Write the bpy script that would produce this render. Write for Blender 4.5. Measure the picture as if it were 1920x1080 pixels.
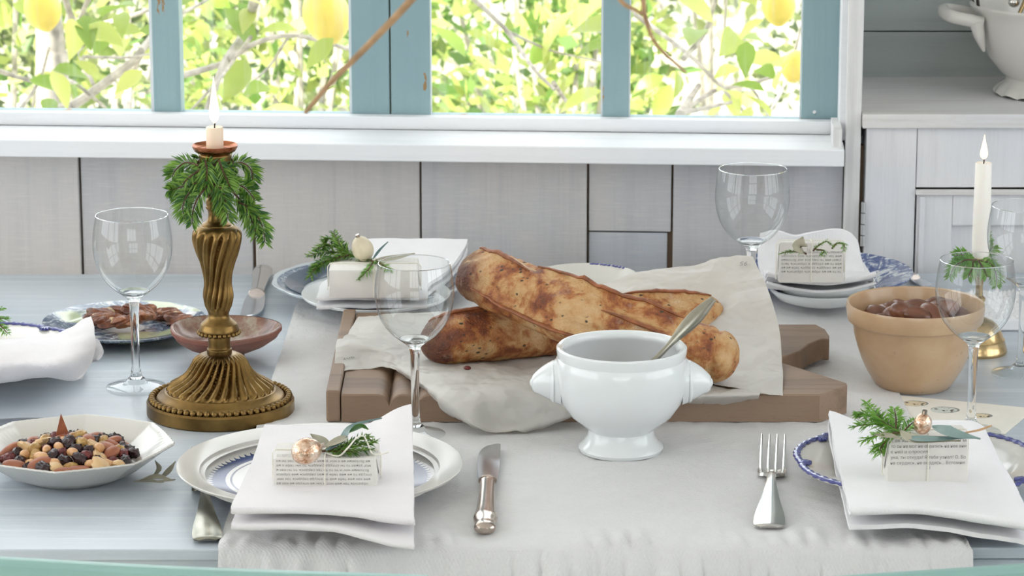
import bpy, bmesh, math, random
from mathutils import Vector, Matrix, noise

for o in list(bpy.data.objects):
    bpy.data.objects.remove(o)
PI = math.pi
R = math.radians
COL = bpy.context.scene.collection
SC = bpy.context.scene
rnd = random.Random(7)

# ------------------------------------------------------------------ camera
T = 0.75                      # table top height
FPX = 6000.0                  # focal length in pixels of the 1920 wide frame
PITCH = R(13.5)
CAM = Vector((0.0, 0.0, T + 0.846))
FWD = Vector((0, math.cos(PITCH), -math.sin(PITCH)))
UPV = Vector((0, math.sin(PITCH), math.cos(PITCH)))
cd = bpy.data.cameras.new('camera')
cam = bpy.data.objects.new('camera', cd)
COL.objects.link(cam)
cam.location = CAM
cam.rotation_euler = (PI / 2 - PITCH, 0, 0)
cd.sensor_width = 36.0
cd.lens = FPX / 1920 * 36
cd.clip_start = 0.05
cd.clip_end = 200
cd.dof.use_dof = True
cd.dof.focus_distance = 3.0
cd.dof.aperture_fstop = 20
SC.camera = cam

# ------------------------------------------------------------------ world, sun, exposure
w = bpy.data.worlds.new('sky')
SC.world = w
w.use_nodes = True
bg = w.node_tree.nodes['Background']
bg.inputs[0].default_value = (0.93, 0.97, 1.0, 1)
bg.inputs[1].default_value = 4.6
sd = bpy.data.lights.new('sun_offscreen', 'SUN')
sd.energy = 30.0
sd.angle = R(2)
sd.color = (1.0, 0.95, 0.84)
sun = bpy.data.objects.new('sun_offscreen', sd)
COL.objects.link(sun)
sun.rotation_euler = Vector((0.75, 0.35, -0.9)).to_track_quat('-Z', 'Y').to_euler()
SC.view_settings.view_transform = 'Standard'
SC.view_settings.look = 'None'
SC.view_settings.gamma = 1
SC.view_settings.use_curve_mapping = False
SC.view_settings.exposure = -0.4

# ------------------------------------------------------------------ geometry helpers
def ray(px, py):
    return FWD + Vector(((px - 960) / FPX, 0, 0)) - UPV * ((py - 540) / FPX)
def at(px, py, dz=0.0):
    """point of the plane dz above the table top seen at a pixel"""
    d = ray(px, py)
    return CAM + d * ((T + dz - CAM.z) / d.z)
def atY(px, py, Y):
    d = ray(px, py)
    return CAM + d * (Y / d.y)
def mpx(n, P):
    """metres covered by n pixels at point P"""
    return n * (P - CAM).dot(FWD) / FPX

WPSI = R(3.6)
WO = Vector((0, 3.66, 0))
WU = Vector((math.cos(WPSI), -math.sin(WPSI), 0))
WN = Vector((math.sin(WPSI), math.cos(WPSI), 0))
def onwall(px, py, off=0.0):
    """(u, z) in the window wall's own frame, off metres behind its face"""
    d = ray(px, py)
    t = (WO + WN * off - CAM).dot(WN) / d.dot(WN)
    p = CAM + d * t
    return (p - WO).dot(WU), p.z

def tag(o, label=None, cat=None, group=None, kind=None):
    if label: o['label'] = label
    if cat: o['category'] = cat
    if group: o['group'] = group
    if kind: o['kind'] = kind
    return o
def empty(name, loc, rz=0, label=None, cat=None, group=None, rot=None):
    o = bpy.data.objects.new(name, None)
    COL.objects.link(o)
    o.location = loc
    o.rotation_euler = rot if rot else (0, 0, rz)
    o.empty_display_size = 0.02
    return tag(o, label, cat, group)
def link(name, me, parent=None, loc=None, rot=None, scale=None):
    o = bpy.data.objects.new(name, me)
    COL.objects.link(o)
    if parent: o.parent = parent
    if loc is not None: o.location = loc
    if rot is not None: o.rotation_euler = rot
    if scale is not None: o.scale = scale if hasattr(scale, '__len__') else (scale,) * 3
    return o
def dup(o, loc=None, rot=None, parent=None):
    c = o.copy()
    COL.objects.link(c)
    c.parent = parent
    if loc is not None: c.location = loc
    if rot is not None: c.rotation_euler = rot
    for ch in [x for x in bpy.data.objects if x.parent == o]:
        dup(ch, parent=c)
    return c

class MB:
    def __init__(s): s.v = []; s.f = []
    def add(s, vs, fs):
        b = len(s.v)
        s.v += [tuple(x) for x in vs]
        s.f += [tuple(i + b for i in f) for f in fs]
        return s
    def box(s, x0, x1, y0, y1, z0, z1, bev=0.0, seg=2):
        bm = bmesh.new()
        bmesh.ops.create_cube(bm, size=1)
        for v in bm.verts:
            v.co = Vector(((x0 + x1) / 2 + v.co.x * (x1 - x0), (y0 + y1) / 2 + v.co.y * (y1 - y0), (z0 + z1) / 2 + v.co.z * (z1 - z0)))
        if bev > 0:
            bmesh.ops.bevel(bm, geom=list(bm.edges), offset=bev, segments=seg, profile=0.5, affect='EDGES')
        bm.verts.index_update()
        s.add([v.co[:] for v in bm.verts], [[v.index for v in f.verts] for f in bm.faces])
        bm.free()
        return s
    def lathe(s, prof, n=48, fn=None, close=False, cx=0, cy=0, cap=True):
        """prof: list of (r, z); fn(r, z, a, i) -> (r, z)"""
        vs, fs = [], []
        m = len(prof)
        for i, (r, z) in enumerate(prof):
            for k in range(n):
                a = 2 * PI * k / n
                rr, zz = fn(r, z, a, i) if fn else (r, z)
                vs.append((cx + rr * math.cos(a), cy + rr * math.sin(a), zz))
        for i in range(m - 1 + (1 if close else 0)):
            j = (i + 1) % m
            for k in range(n):
                l = (k + 1) % n
                fs.append((i * n + k, i * n + l, j * n + l, j * n + k))
        if not close and cap:
            if prof[0][0] > 1e-6: fs.append(tuple(range(n - 1, -1, -1)))
            if prof[-1][0] > 1e-6: fs.append(tuple((m - 1) * n + k for k in range(n)))
        return s.add(vs, fs)
    def tube(s, pts, rad, n=10, cap=True, flat=1.0, up=None):
        pts = [Vector(p) for p in pts]
        m = len(pts)
        rads = rad if hasattr(rad, '__len__') else [rad] * m
        t0 = (pts[1] - pts[0]).normalized()
        a = Vector(up) if up else (Vector((0, 0, 1)) if abs(t0.z) < 0.9 else Vector((1, 0, 0)))
        vs, fs = [], []
        u = t0.cross(a).normalized()
        for i in range(m):
            t = (pts[min(i + 1, m - 1)] - pts[max(i - 1, 0)]).normalized()
            u = (u - t * u.dot(t)).normalized()
            v = t.cross(u)
            for k in range(n):
                an = 2 * PI * k / n
                vs.append(pts[i] + u * (math.cos(an) * rads[i]) + v * (math.sin(an) * rads[i] * flat))
        for i in range(m - 1):
            for k in range(n):
                l = (k + 1) % n
                fs.append((i * n + k, i * n + l, (i + 1) * n + l, (i + 1) * n + k))
        if cap:
            fs.append(tuple(range(n - 1, -1, -1)))
            fs.append(tuple((m - 1) * n + k for k in range(n)))
        return s.add(vs, fs)
    def prism(s, poly, z0, z1, bev=0.0):
        bm = bmesh.new()
        vs = [bm.verts.new((x, y, z0)) for x, y in poly]
        f = bm.faces.new(vs)
        r = bmesh.ops.extrude_face_region(bm, geom=[f])
        for e in r['geom']:
            if isinstance(e, bmesh.types.BMVert): e.co.z = z1
        bmesh.ops.recalc_face_normals(bm, faces=list(bm.faces))
        if bev > 0:
            bmesh.ops.bevel(bm, geom=list(bm.edges), offset=bev, segments=2, profile=0.5, affect='EDGES')
        bm.verts.index_update()
        s.add([v.co[:] for v in bm.verts], [[v.index for v in f.verts] for f in bm.faces])
        bm.free()
        return s
    def ball(s, c, r, nu=12, nv=8, fn=None):
        """ellipsoid; r a number or a triple"""
        rx, ry, rz = r if hasattr(r, '__len__') else (r, r, r)
        vs = [(0, 0, -1)]
        for j in range(1, nv):
            th = -PI / 2 + PI * j / nv
            for k in range(nu):
                a = 2 * PI * k / nu
                vs.append((math.cos(th) * math.cos(a), math.cos(th) * math.sin(a), math.sin(th)))
        vs.append((0, 0, 1))
        out = []
        for x, y, z in vs:
            q = fn(x, y, z) if fn else 1.0
            out.append((c[0] + x * rx * q, c[1] + y * ry * q, c[2] + z * rz * q))
        fs = []
        for k in range(nu):
            l = (k + 1) % nu
            fs.append((0, 1 + l, 1 + k))
            for j in range(nv - 2):
                a = 1 + j * nu
                fs.append((a + k, a + l, a + nu + l, a + nu + k))
            fs.append((len(vs) - 1, 1 + (nv - 2) * nu + k, 1 + (nv - 2) * nu + l))
        return s.add(out, fs)
    def shell(s, P, nrm, t):
        """closed shell over a grid P[i][j] of points with normals, thickness t downward"""
        a, b = len(P), len(P[0])
        vs = [p for row in P for p in row]
        vs += [P[i][j] - nrm[i][j] * t for i in range(a) for j in range(b)]
        o = a * b
        fs = []
        for i in range(a - 1):
            for j in range(b - 1):
                q = (i * b + j, i * b + j + 1, (i + 1) * b + j + 1, (i + 1) * b + j)
                fs.append(q)
                fs.append(tuple(x + o for x in reversed(q)))
        ring = [(0, j) for j in range(b)] + [(i, b - 1) for i in range(1, a)] + [(a - 1, j) for j in range(b - 2, -1, -1)] + [(i, 0) for i in range(a - 2, 0, -1)]
        ids = [i * b + j for i, j in ring]
        for k in range(len(ids)):
            l = (k + 1) % len(ids)
            fs.append((ids[l], ids[k], ids[k] + o, ids[l] + o))
        return s.add(vs, fs)
    def mesh(s, name, mat, smooth=True, angle=40):
        me = bpy.data.meshes.new(name)
        me.from_pydata(s.v, [], s.f)
        me.validate()
        bm = bmesh.new(); bm.from_mesh(me)
        bmesh.ops.recalc_face_normals(bm, faces=list(bm.faces))
        bm.to_mesh(me); bm.free()
        if mat: me.materials.append(mat)
        if smooth:
            me.polygons.foreach_set('use_smooth', [True] * len(me.polygons))
            me.set_sharp_from_angle(angle=R(angle))
        return me
    def build(s, name, mat, parent=None, loc=None, rot=None, smooth=True, angle=40):
        return link(name, s.mesh(name, mat, smooth, angle), parent, loc, rot)

def cr(p0, p1, p2, p3, t):
    return 0.5 * ((2 * p1) + (p2 - p0) * t + (2 * p0 - 5 * p1 + 4 * p2 - p3) * t * t + (3 * p1 - p0 - 3 * p2 + p3) * t ** 3)
def spline(pts, n):
    pts = [Vector(p) for p in pts]
    m = len(pts)
    out = []
    for k in range(n):
        x = k / (n - 1) * (m - 1)
        i = min(int(x), m - 2)
        t = x - i
        p0 = pts[i - 1] if i > 0 else pts[0] * 2 - pts[1]
        p3 = pts[i + 2] if i + 2 < m else pts[m - 1] * 2 - pts[m - 2]
        out.append(cr(p0, pts[i], pts[i + 1], p3, t))
    return out
def surf(ctrl, nu, nv):
    rows = [spline(r, nv) for r in ctrl]
    cols = [spline([r[j] for r in rows], nu) for j in range(nv)]
    return [[cols[j][i] for j in range(nv)] for i in range(nu)]
def gridnormals(P):
    a, b = len(P), len(P[0])
    N = []
    for i in range(a):
        row = []
        for j in range(b):
            du = P[min(i + 1, a - 1)][j] - P[max(i - 1, 0)][j]
            dv = P[i][min(j + 1, b - 1)] - P[i][max(j - 1, 0)]
            n = dv.cross(du)
            n = n.normalized() if n.length > 1e-9 else Vector((0, 0, 1))
            row.append(n)
        N.append(row)
    return N
def hsh(i, j, k):
    x = math.sin(i * 127.1 + j * 311.7 + k * 74.7) * 43758.5453
    return x - math.floor(x)
def facet(x, y, seed):
    """flat triangular facets between random heights of a jittered lattice"""
    x += .35 * math.sin(y * .9 + seed); y += .35 * math.sin(x * .7 + seed * 2)
    x -= y * .5
    i, j = math.floor(x), math.floor(y)
    u, v = x - i, y - j
    a, b, c, d = hsh(i, j, seed), hsh(i + 1, j, seed), hsh(i, j + 1, seed), hsh(i + 1, j + 1, seed)
    if u + v < 1: return a + (b - a) * u + (c - a) * v
    return d + (c - d) * (1 - u) + (b - d) * (1 - v)
def crumple(p, sc, amp, seed=0.0):
    x, y = p.x * sc, (p.y + p.z * 1.3) * sc
    return amp * (facet(x, y, seed) - .5 + .42 * (facet(x * 2.3 + 5, y * 2.3, seed + 3) - .5) + .18 * (facet(x * 5.1, y * 5.1 + 2, seed + 7) - .5))
def crumpled_sheet(ctrl, nu, nv, t, sc, amp, seed=0.0, flip=False, edge=0.0):
    P = surf(ctrl, nu, nv)
    N = gridnormals(P)
    if N[nu // 2][nv // 2].dot(CAM - P[nu // 2][nv // 2]) < 0:
        N = [[-n for n in r] for r in N]
    for i in range(nu):
        for j in range(nv):
            P[i][j] = P[i][j] + N[i][j] * crumple(P[i][j], sc, amp, seed)
    return MB().shell(P, N, t), P, N
# ------------------------------------------------------------------ materials
class Nodes:
    def __init__(s, name):
        s.m = bpy.data.materials.new(name)
        s.m.use_nodes = True
        s.t = s.m.node_tree
        s.p = s.t.nodes['Principled BSDF']
        s.out = s.t.nodes['Material Output']
        s._c = None
    def new(s, typ, **kw):
        n = s.t.nodes.new(typ)
        for k, v in kw.items(): setattr(n, k, v)
        return n
    def put(s, sock, v):
        if hasattr(v, 'links') or isinstance(v, bpy.types.NodeSocket): s.t.links.new(v, sock)
        elif hasattr(v, '__len__'): sock.default_value = tuple(v) if len(v) == 4 or sock.type == 'VECTOR' else tuple(v) + (1,)
        else: sock.default_value = v
    def coord(s, kind='Object', scale=None, rot=None):
        if s._c is None: s._c = s.new('ShaderNodeTexCoord')
        o = s._c.outputs[kind]
        if scale or rot:
            mp = s.new('ShaderNodeMapping')
            s.t.links.new(o, mp.inputs[0])
            if scale: mp.inputs['Scale'].default_value = scale if hasattr(scale, '__len__') else (scale,) * 3
            if rot: mp.inputs['Rotation'].default_value = rot
            o = mp.outputs[0]
        return o
    def math(s, op, a, b=None, c=None):
        n = s.new('ShaderNodeMath', operation=op)
        for i, x in enumerate((a, b, c)):
            if x is not None: s.put(n.inputs[i], x)
        return n.outputs[0]
    def noise(s, scale=5, detail=4, rough=0.55, vec=None, dist=0.0):
        n = s.new('ShaderNodeTexNoise')
        n.inputs['Scale'].default_value = scale
        n.inputs['Detail'].default_value = detail
        n.inputs['Roughness'].default_value = rough
        n.inputs['Distortion'].default_value = dist
        s.t.links.new(vec if vec is not None else s.coord(), n.inputs['Vector'])
        return n.outputs['Fac']
    def voro(s, scale=5, vec=None, feature='F1'):
        n = s.new('ShaderNodeTexVoronoi', feature=feature)
        n.inputs['Scale'].default_value = scale
        s.t.links.new(vec if vec is not None else s.coord(), n.inputs['Vector'])
        return n.outputs['Distance']
    def ramp(s, fac, stops, interp='LINEAR'):
        n = s.new('ShaderNodeValToRGB')
        n.color_ramp.interpolation = interp
        e = n.color_ramp.elements
        while len(e) < len(stops): e.new(0.5)
        for k, (p, c) in enumerate(stops):
            e[k].position = p
            e[k].color = tuple(c) + (1,) if hasattr(c, '__len__') else (c, c, c, 1)
        s.put(n.inputs[0], fac)
        return n.outputs[0]
    def mix(s, fac, a, b, mode='MIX'):
        n = s.new('ShaderNodeMix', data_type='RGBA', blend_type=mode)
        s.put(n.inputs[0], fac)
        s.put(n.inputs[6], a)
        s.put(n.inputs[7], b)
        return n.outputs[2]
    def step(s, fac, lo, hi):
        n = s.new('ShaderNodeMapRange', interpolation_type='SMOOTHSTEP')
        s.put(n.inputs[0], fac)
        n.inputs[1].default_value = lo
        n.inputs[2].default_value = hi
        return n.outputs[0]
    def xyz(s, kind='Object'):
        n = s.new('ShaderNodeSeparateXYZ')
        s.t.links.new(s.coord(kind), n.inputs[0])
        return n.outputs
    def polar(s):
        x, y, z = s.xyz()
        r = s.math('SQRT', s.math('ADD', s.math('MULTIPLY', x, x), s.math('MULTIPLY', y, y)))
        return r, s.math('ARCTAN2', y, x)
    def bump(s, h, strength=0.3, dist=0.001):
        n = s.new('ShaderNodeBump')
        n.inputs['Strength'].default_value = strength
        n.inputs['Distance'].default_value = dist
        s.put(n.inputs['Height'], h)
        s.t.links.new(n.outputs[0], s.p.inputs['Normal'])
        return n
    def set(s, col=None, rough=None, metal=None, **kw):
        if col is not None: s.put(s.p.inputs['Base Color'], col)
        if rough is not None: s.put(s.p.inputs['Roughness'], rough)
        if metal is not None: s.put(s.p.inputs['Metallic'], metal)
        for k, v in kw.items(): s.put(s.p.inputs[k.replace('_', ' ')], v)
        return s.m

M = {}
def plain(name, col, rough=0.5, metal=0.0, var=0.06, scale=40, bump=0.0, **kw):
    n = Nodes(name)
    f = n.noise(scale, 4)
    lo = tuple(max(0, c * (1 - var * 2)) for c in col); hi = tuple(min(1, c * (1 + var * 2)) for c in col)
    c = n.ramp(f, [(0.25, lo), (0.75, hi)])
    if bump: n.bump(f, bump, 0.002)
    M[name] = n.set(c, rough, metal, **kw)
    return M[name]

def painted_boards(name, c1, c2, c3, grain_axis='z', rough=0.65, chips=None, thr=0.64, gs=1.0):
    n = Nodes(name)
    sc = {'x': (2.5, 60, 60), 'y': (60, 2.5, 60), 'z': (60, 60, 2.5)}[grain_axis]
    g = n.noise(gs, 5, 0.6, n.coord(scale=sc), 0.4)
    sc2 = {'x': (60, 400, 400), 'y': (400, 60, 400), 'z': (400, 400, 60)}[grain_axis]
    g2 = n.noise(1.0, 3, 0.6, n.coord(scale=sc2))
    big = n.noise(4, 3, 0.5)
    c = n.mix(n.step(big, 0.35, 0.68), c1, c2)
    c = n.mix(n.math('MULTIPLY', n.step(g, 0.45, 0.75), 0.6), c, c3)
    c = n.mix(n.math('MULTIPLY', n.step(g2, 0.5, 0.8), 0.25), c, c3)
    if name.startswith('wall'):
        g3 = n.noise(1.0, 4, 0.65, n.coord(scale=(30, 30, 420)))
        c = n.mix(n.math('MULTIPLY', n.step(g3, 0.45, 0.75), 0.45), c, (0.68, 0.65, 0.62))
    if chips:
        ch = n.noise(34, 6, 0.7, n.coord(scale=(1.3, 1.3, 0.4) if grain_axis == 'z' else (0.6, 1.3, 1.3)))
        where = n.noise(6, 2, 0.5)
        fl = n.math('ADD', ch, n.math('MULTIPLY', n.math('SUBTRACT', where, 0.5), 0.35))
        c = n.mix(n.step(fl, thr, thr + 0.02), c, chips)
    n.bump(n.math('ADD', g, n.math('MULTIPLY', g2, 0.5)), 0.35, 0.0012)
    M[name] = n.set(c, rough)
painted_boards('wall_paint', (0.50, 0.51, 0.54), (0.57, 0.55, 0.54), (0.42, 0.43, 0.46))
painted_boards('wall_paint_warm', (0.56, 0.55, 0.55), (0.60, 0.57, 0.55), (0.47, 0.47, 0.49))
painted_boards('wall_paint_cool', (0.48, 0.52, 0.58), (0.54, 0.55, 0.58), (0.41, 0.44, 0.49))
painted_boards('sill_paint', (0.78, 0.80, 0.83), (0.83, 0.83, 0.84), (0.70, 0.71, 0.74), 'x', 0.6)
painted_boards('post_paint', (0.72, 0.71, 0.70), (0.78, 0.77, 0.76), (0.52, 0.51, 0.50), 'z', 0.65)
painted_boards('hutch_paint', (0.68, 0.69, 0.72), (0.75, 0.74, 0.75), (0.58, 0.58, 0.59), 'z', 0.6)
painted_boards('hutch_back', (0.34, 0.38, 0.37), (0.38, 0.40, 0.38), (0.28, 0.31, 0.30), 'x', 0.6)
painted_boards('hutch_ledge', (0.66, 0.66, 0.67), (0.70, 0.68, 0.66), (0.50, 0.45, 0.42), 'x', 0.6, gs=2.0)
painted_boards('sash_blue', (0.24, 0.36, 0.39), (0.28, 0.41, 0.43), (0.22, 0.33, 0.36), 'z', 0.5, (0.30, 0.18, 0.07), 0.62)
painted_boards('teal_chip', (0.25, 0.43, 0.39), (0.29, 0.47, 0.42), (0.22, 0.39, 0.36), 'x', 0.4, (0.30, 0.17, 0.06), 0.62)
painted_boards('table_paint', (0.44, 0.50, 0.565), (0.53, 0.58, 0.635), (0.68, 0.72, 0.75), 'x', 0.32, gs=1.3)
painted_boards('board_wood', (0.24, 0.155, 0.10), (0.30, 0.205, 0.14), (0.10, 0.06, 0.04), 'x', 0.6, gs=0.5)
painted_boards('floor_wood', (0.36, 0.33, 0.30), (0.42, 0.39, 0.36), (0.28, 0.25, 0.22), 'x', 0.5)
plain('raw_timber', (0.26, 0.18, 0.12), 0.9)
plain('room_white', (0.80, 0.80, 0.79), 0.7, bump=0.1)
plain('iron_dark', (0.05, 0.045, 0.04), 0.5, 0.8)
plain('nail_metal', (0.75, 0.76, 0.8), 0.3, 1.0)
plain('hinge_metal', (0.55, 0.55, 0.55), 0.45, 0.8)

# linen
def linen(name, col, weave=900, bump=0.25):
    n = Nodes(name)
    x, y, z = n.xyz()
    wv = n.math('MULTIPLY', n.math('SINE', n.math('MULTIPLY', x, weave * 2)), n.math('SINE', n.math('MULTIPLY', y, weave * 2)))
    f = n.noise(30, 5, 0.6)
    f2 = n.noise(300, 3, 0.6)
    c = n.ramp(f, [(0.2, tuple(k * 0.95 for k in col)), (0.8, col)])
    n.bump(n.math('ADD', n.math('MULTIPLY', wv, 0.25), n.math('ADD', n.math('MULTIPLY', f, 1.4), f2)), bump, 0.0012)
    M[name] = n.set(c, 0.85, Sheen_Weight=0.15)
linen('linen_runner', (0.70, 0.69, 0.69), bump=0.6)
linen('linen_napkin', (0.80, 0.77, 0.785))
linen('linen_white', (0.84, 0.83, 0.845))

# translucent baking paper and book paper
n = Nodes('baking_paper')
f = n.noise(25, 5, 0.6)
n.bump(f, 0.25, 0.002)
M['baking_paper'] = n.set(n.ramp(f, [(0.2, (0.76, 0.735, 0.70)), (0.8, (0.84, 0.815, 0.78))]), 0.42)
tr = n.new('ShaderNodeBsdfTranslucent'); tr.inputs[0].default_value = (0.8, 0.76, 0.68, 1)
mx = n.new('ShaderNodeMixShader'); mx.inputs[0].default_value = 0.38
n.t.links.new(n.p.outputs[0], mx.inputs[1]); n.t.links.new(tr.outputs[0], mx.inputs[2]); n.t.links.new(mx.outputs[0], n.out.inputs[0])
plain('book_paper', (0.74, 0.71, 0.67), 0.8, var=0.03, bump=0.12)
plain('card_paper', (0.84, 0.81, 0.74), 0.7, var=0.02)
plain('kraft_edge', (0.62, 0.40, 0.22), 0.8)
plain('ink', (0.12, 0.115, 0.11), 0.9)
plain('ink_grey', (0.30, 0.29, 0.28), 0.9)
plain('string', (0.84, 0.80, 0.70), 0.8, bump=0.3, scale=900)

# ceramics
def ceramic(name, col, rough=0.12, col2=None, scale=12, **kw):
    n = Nodes(name)
    f = n.noise(scale, 3)
    c = n.ramp(f, [(0.3, col), (0.7, col2 or tuple(k * 0.97 for k in col))])
    M[name] = n.set(c, rough, Coat_Weight=0.3, Coat_Roughness=0.05, **kw)
ceramic('white_glaze', (0.76, 0.79, 0.79))
ceramic('cream_glaze', (0.74, 0.72, 0.67), 0.15)
ceramic('aged_glaze', (0.60, 0.58, 0.54), 0.18, (0.64, 0.615, 0.57))
ceramic('grey_rim_glaze', (0.60, 0.58, 0.54), 0.1)
ceramic('blue_glaze', (0.045, 0.05, 0.20), 0.12, (0.09, 0.10, 0.32), 160)

# plate: off-white with a toothed cobalt band and thin rings
n = Nodes('banded_plate')
r, a = n.polar()
tooth = n.math('MULTIPLY', n.math('ABSOLUTE', n.math('SINE', n.math('MULTIPLY', a, 46))), 0.005)
ro = n.math('ADD', r, tooth)
band = n.math('MULTIPLY', n.step(r, 0.084, 0.0845), n.math('SUBTRACT', 1.0, n.step(ro, 0.1005, 0.101)))
ring = n.math('MULTIPLY', n.step(r, 0.078, 0.0784), n.math('SUBTRACT', 1.0, n.step(r, 0.0800, 0.0804)))
fade = n.noise(30, 3)
blue = n.ramp(fade, [(0.3, (0.006, 0.012, 0.09)), (0.75, (0.025, 0.045, 0.18))])
c = n.mix(band, (0.68, 0.66, 0.62), blue)
c = n.mix(ring, c, (0.06, 0.06, 0.12))
M['banded_plate'] = n.set(c, 0.14, Specular_IOR_Level=0.3)

def transfer(name, r0, r1, dark, mid, white, green=None, sc=60):
    """blue printed pattern between two radii, white elsewhere"""
    n = Nodes(name)
    r, a = n.polar()
    f = n.noise(sc, 5, 0.7, dist=1.5)
    v = n.voro(sc * 2.2)
    p = n.ramp(f, [(0.40, white), (0.47, mid), (0.56, dark), (0.64, mid), (0.70, white)])
    p = n.mix(n.step(v, 0.16, 0.24), n.mix(0.5, dark, p), p)
    if green:
        p = n.mix(n.step(n.noise(14, 2), 0.56, 0.62), p, green)
    m = n.math('MULTIPLY', n.step(r, r0, r0 + 0.002), n.math('SUBTRACT', 1.0, n.step(r, r1 - 0.001, r1)))
    M[name] = n.set(n.mix(m, white, p), 0.1, Coat_Weight=0.4, Coat_Roughness=0.04)
transfer('transfer_blue', 0.03, 0.106, (0.03, 0.05, 0.20), (0.16, 0.22, 0.40), (0.74, 0.77, 0.80))
transfer('transfer_slate', 0.02, 0.088, (0.05, 0.09, 0.17), (0.24, 0.30, 0.38), (0.76, 0.77, 0.76), (0.52, 0.58, 0.36), 40)
transfer('slate_platter', 0.094, 0.104, (0.07, 0.11, 0.2), (0.25, 0.32, 0.42), (0.62, 0.68, 0.72), None, 160)
plain('platter_well', (0.10, 0.14, 0.20), 0.12, Coat_Weight=0.5)

# terracotta
n = Nodes('terracotta')
f = n.noise(28, 6, 0.65)
f2 = n.noise(9, 3)
c = n.ramp(f, [(0.3, (0.17, 0.055, 0.035)), (0.55, (0.26, 0.095, 0.065)), (0.8, (0.36, 0.19, 0.15))])
c = n.mix(n.math('MULTIPLY', n.step(f2, 0.5, 0.7), 0.4), c, (0.25, 0.17, 0.13))
n.bump(f, 0.4, 0.002)
M['terracotta'] = n.set(c, 0.6)
n = Nodes('terracotta_glazed')
c = n.ramp(n.noise(34, 5, 0.7), [(0.35, (0.13, 0.06, 0.04)), (0.5, (0.24, 0.12, 0.08)), (0.68, (0.42, 0.36, 0.28))])
M['terracotta_glazed'] = n.set(c, 0.2)
n = Nodes('yellow_ware')
f = n.noise(16, 6, 0.6)
f3 = n.noise(90, 3)
c = n.ramp(f, [(0.3, (0.46, 0.29, 0.16)), (0.55, (0.545, 0.37, 0.22)), (0.8, (0.61, 0.46, 0.31))])
c = n.mix(n.math('MULTIPLY', n.step(f3, 0.66, 0.72), 0.5), c, (0.34, 0.22, 0.13))
M['yellow_ware'] = n.set(c, 0.28, Coat_Weight=0.4, Coat_Roughness=0.08)

# metals
n = Nodes('old_brass')
f = n.noise(22, 5, 0.6)
c = n.ramp(f, [(0.3, (0.11, 0.065, 0.022)), (0.6, (0.26, 0.16, 0.055)), (0.85, (0.42, 0.29, 0.11))])
M['old_brass'] = n.set(c, n.ramp(f, [(0.3, 0.42), (0.8, 0.26)]), 1.0)
plain('bright_brass', (0.56, 0.40, 0.20), 0.22, 1.0, 0.1, 20)
plain('copper', (0.36, 0.13, 0.06), 0.25, 1.0, 0.12, 30)
plain('silver', (0.70, 0.68, 0.65), 0.16, 1.0, 0.05, 30)
plain('silver_old', (0.34, 0.325, 0.27), 0.24, 1.0, 0.1, 40)
plain('steel_blade', (0.66, 0.69, 0.73), 0.18, 1.0, 0.04, 30)
plain('silver_warm', (0.52, 0.44, 0.38), 0.2, 1.0, 0.1, 30)
n = Nodes('mercury_glass')
f = n.noise(130, 4, 0.7)
c = n.ramp(f, [(0.35, (0.42, 0.20, 0.10)), (0.5, (0.78, 0.55, 0.40)), (0.68, (0.92, 0.82, 0.72))])
n.bump(f, 0.6, 0.002)
M['mercury_glass'] = n.set(c, 0.16, 0.75)
plain('cream_bulb', (0.66, 0.58, 0.42), 0.35, 0, 0.12, 30)

# glass
n = Nodes('clear_glass')
M['clear_glass'] = n.set((1, 1, 1), 0.0, Transmission_Weight=1.0, IOR=1.46)
def thin_glass(name, edge=(0.78, 0.84, 0.84), body=(0.985, 0.99, 0.99), bias=0.0, dirt=False):
    n = Nodes(name)
    n.t.nodes.remove(n.p)
    tb = n.new('ShaderNodeBsdfTransparent')
    lw = n.new('ShaderNodeLayerWeight'); lw.inputs[0].default_value = 0.3
    fc = n.math('POWER', lw.outputs['Facing'], 3.0)
    n.put(tb.inputs[0], n.mix(fc, body, edge))
    gl = n.new('ShaderNodeBsdfGlossy'); gl.inputs['Roughness'].default_value = 0.02
    lw2 = n.new('ShaderNodeLayerWeight'); lw2.inputs[0].default_value = 0.5
    fac = n.math('ADD', n.math('MULTIPLY', n.math('POWER', lw2.outputs['Facing'], 4.0), 0.85), 0.045 + bias)
    ms = n.new('ShaderNodeMixShader')
    n.t.links.new(fac, ms.inputs[0]); n.t.links.new(tb.outputs[0], ms.inputs[1]); n.t.links.new(gl.outputs[0], ms.inputs[2])
    res = ms.outputs[0]
    if dirt:
        d = n.new('ShaderNodeBsdfDiffuse'); d.inputs[0].default_value = (0.9, 0.92, 0.92, 1)
        st = n.noise(1.0, 4, 0.6, n.coord(scale=(70, 70, 5)))
        ms2 = n.new('ShaderNodeMixShader')
        n.t.links.new(n.math('MULTIPLY', n.step(st, 0.52, 0.75), 0.16), ms2.inputs[0])
        n.t.links.new(res, ms2.inputs[1]); n.t.links.new(d.outputs[0], ms2.inputs[2])
        res = ms2.outputs[0]
    n.t.links.new(res, n.out.inputs[0])
    M[name] = n.m
thin_glass('bowl_glass', (0.40, 0.48, 0.48), (0.965, 0.975, 0.975), 0.015)
thin_glass('pane_glass', (0.9, 0.95, 0.95), dirt=True)

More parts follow.
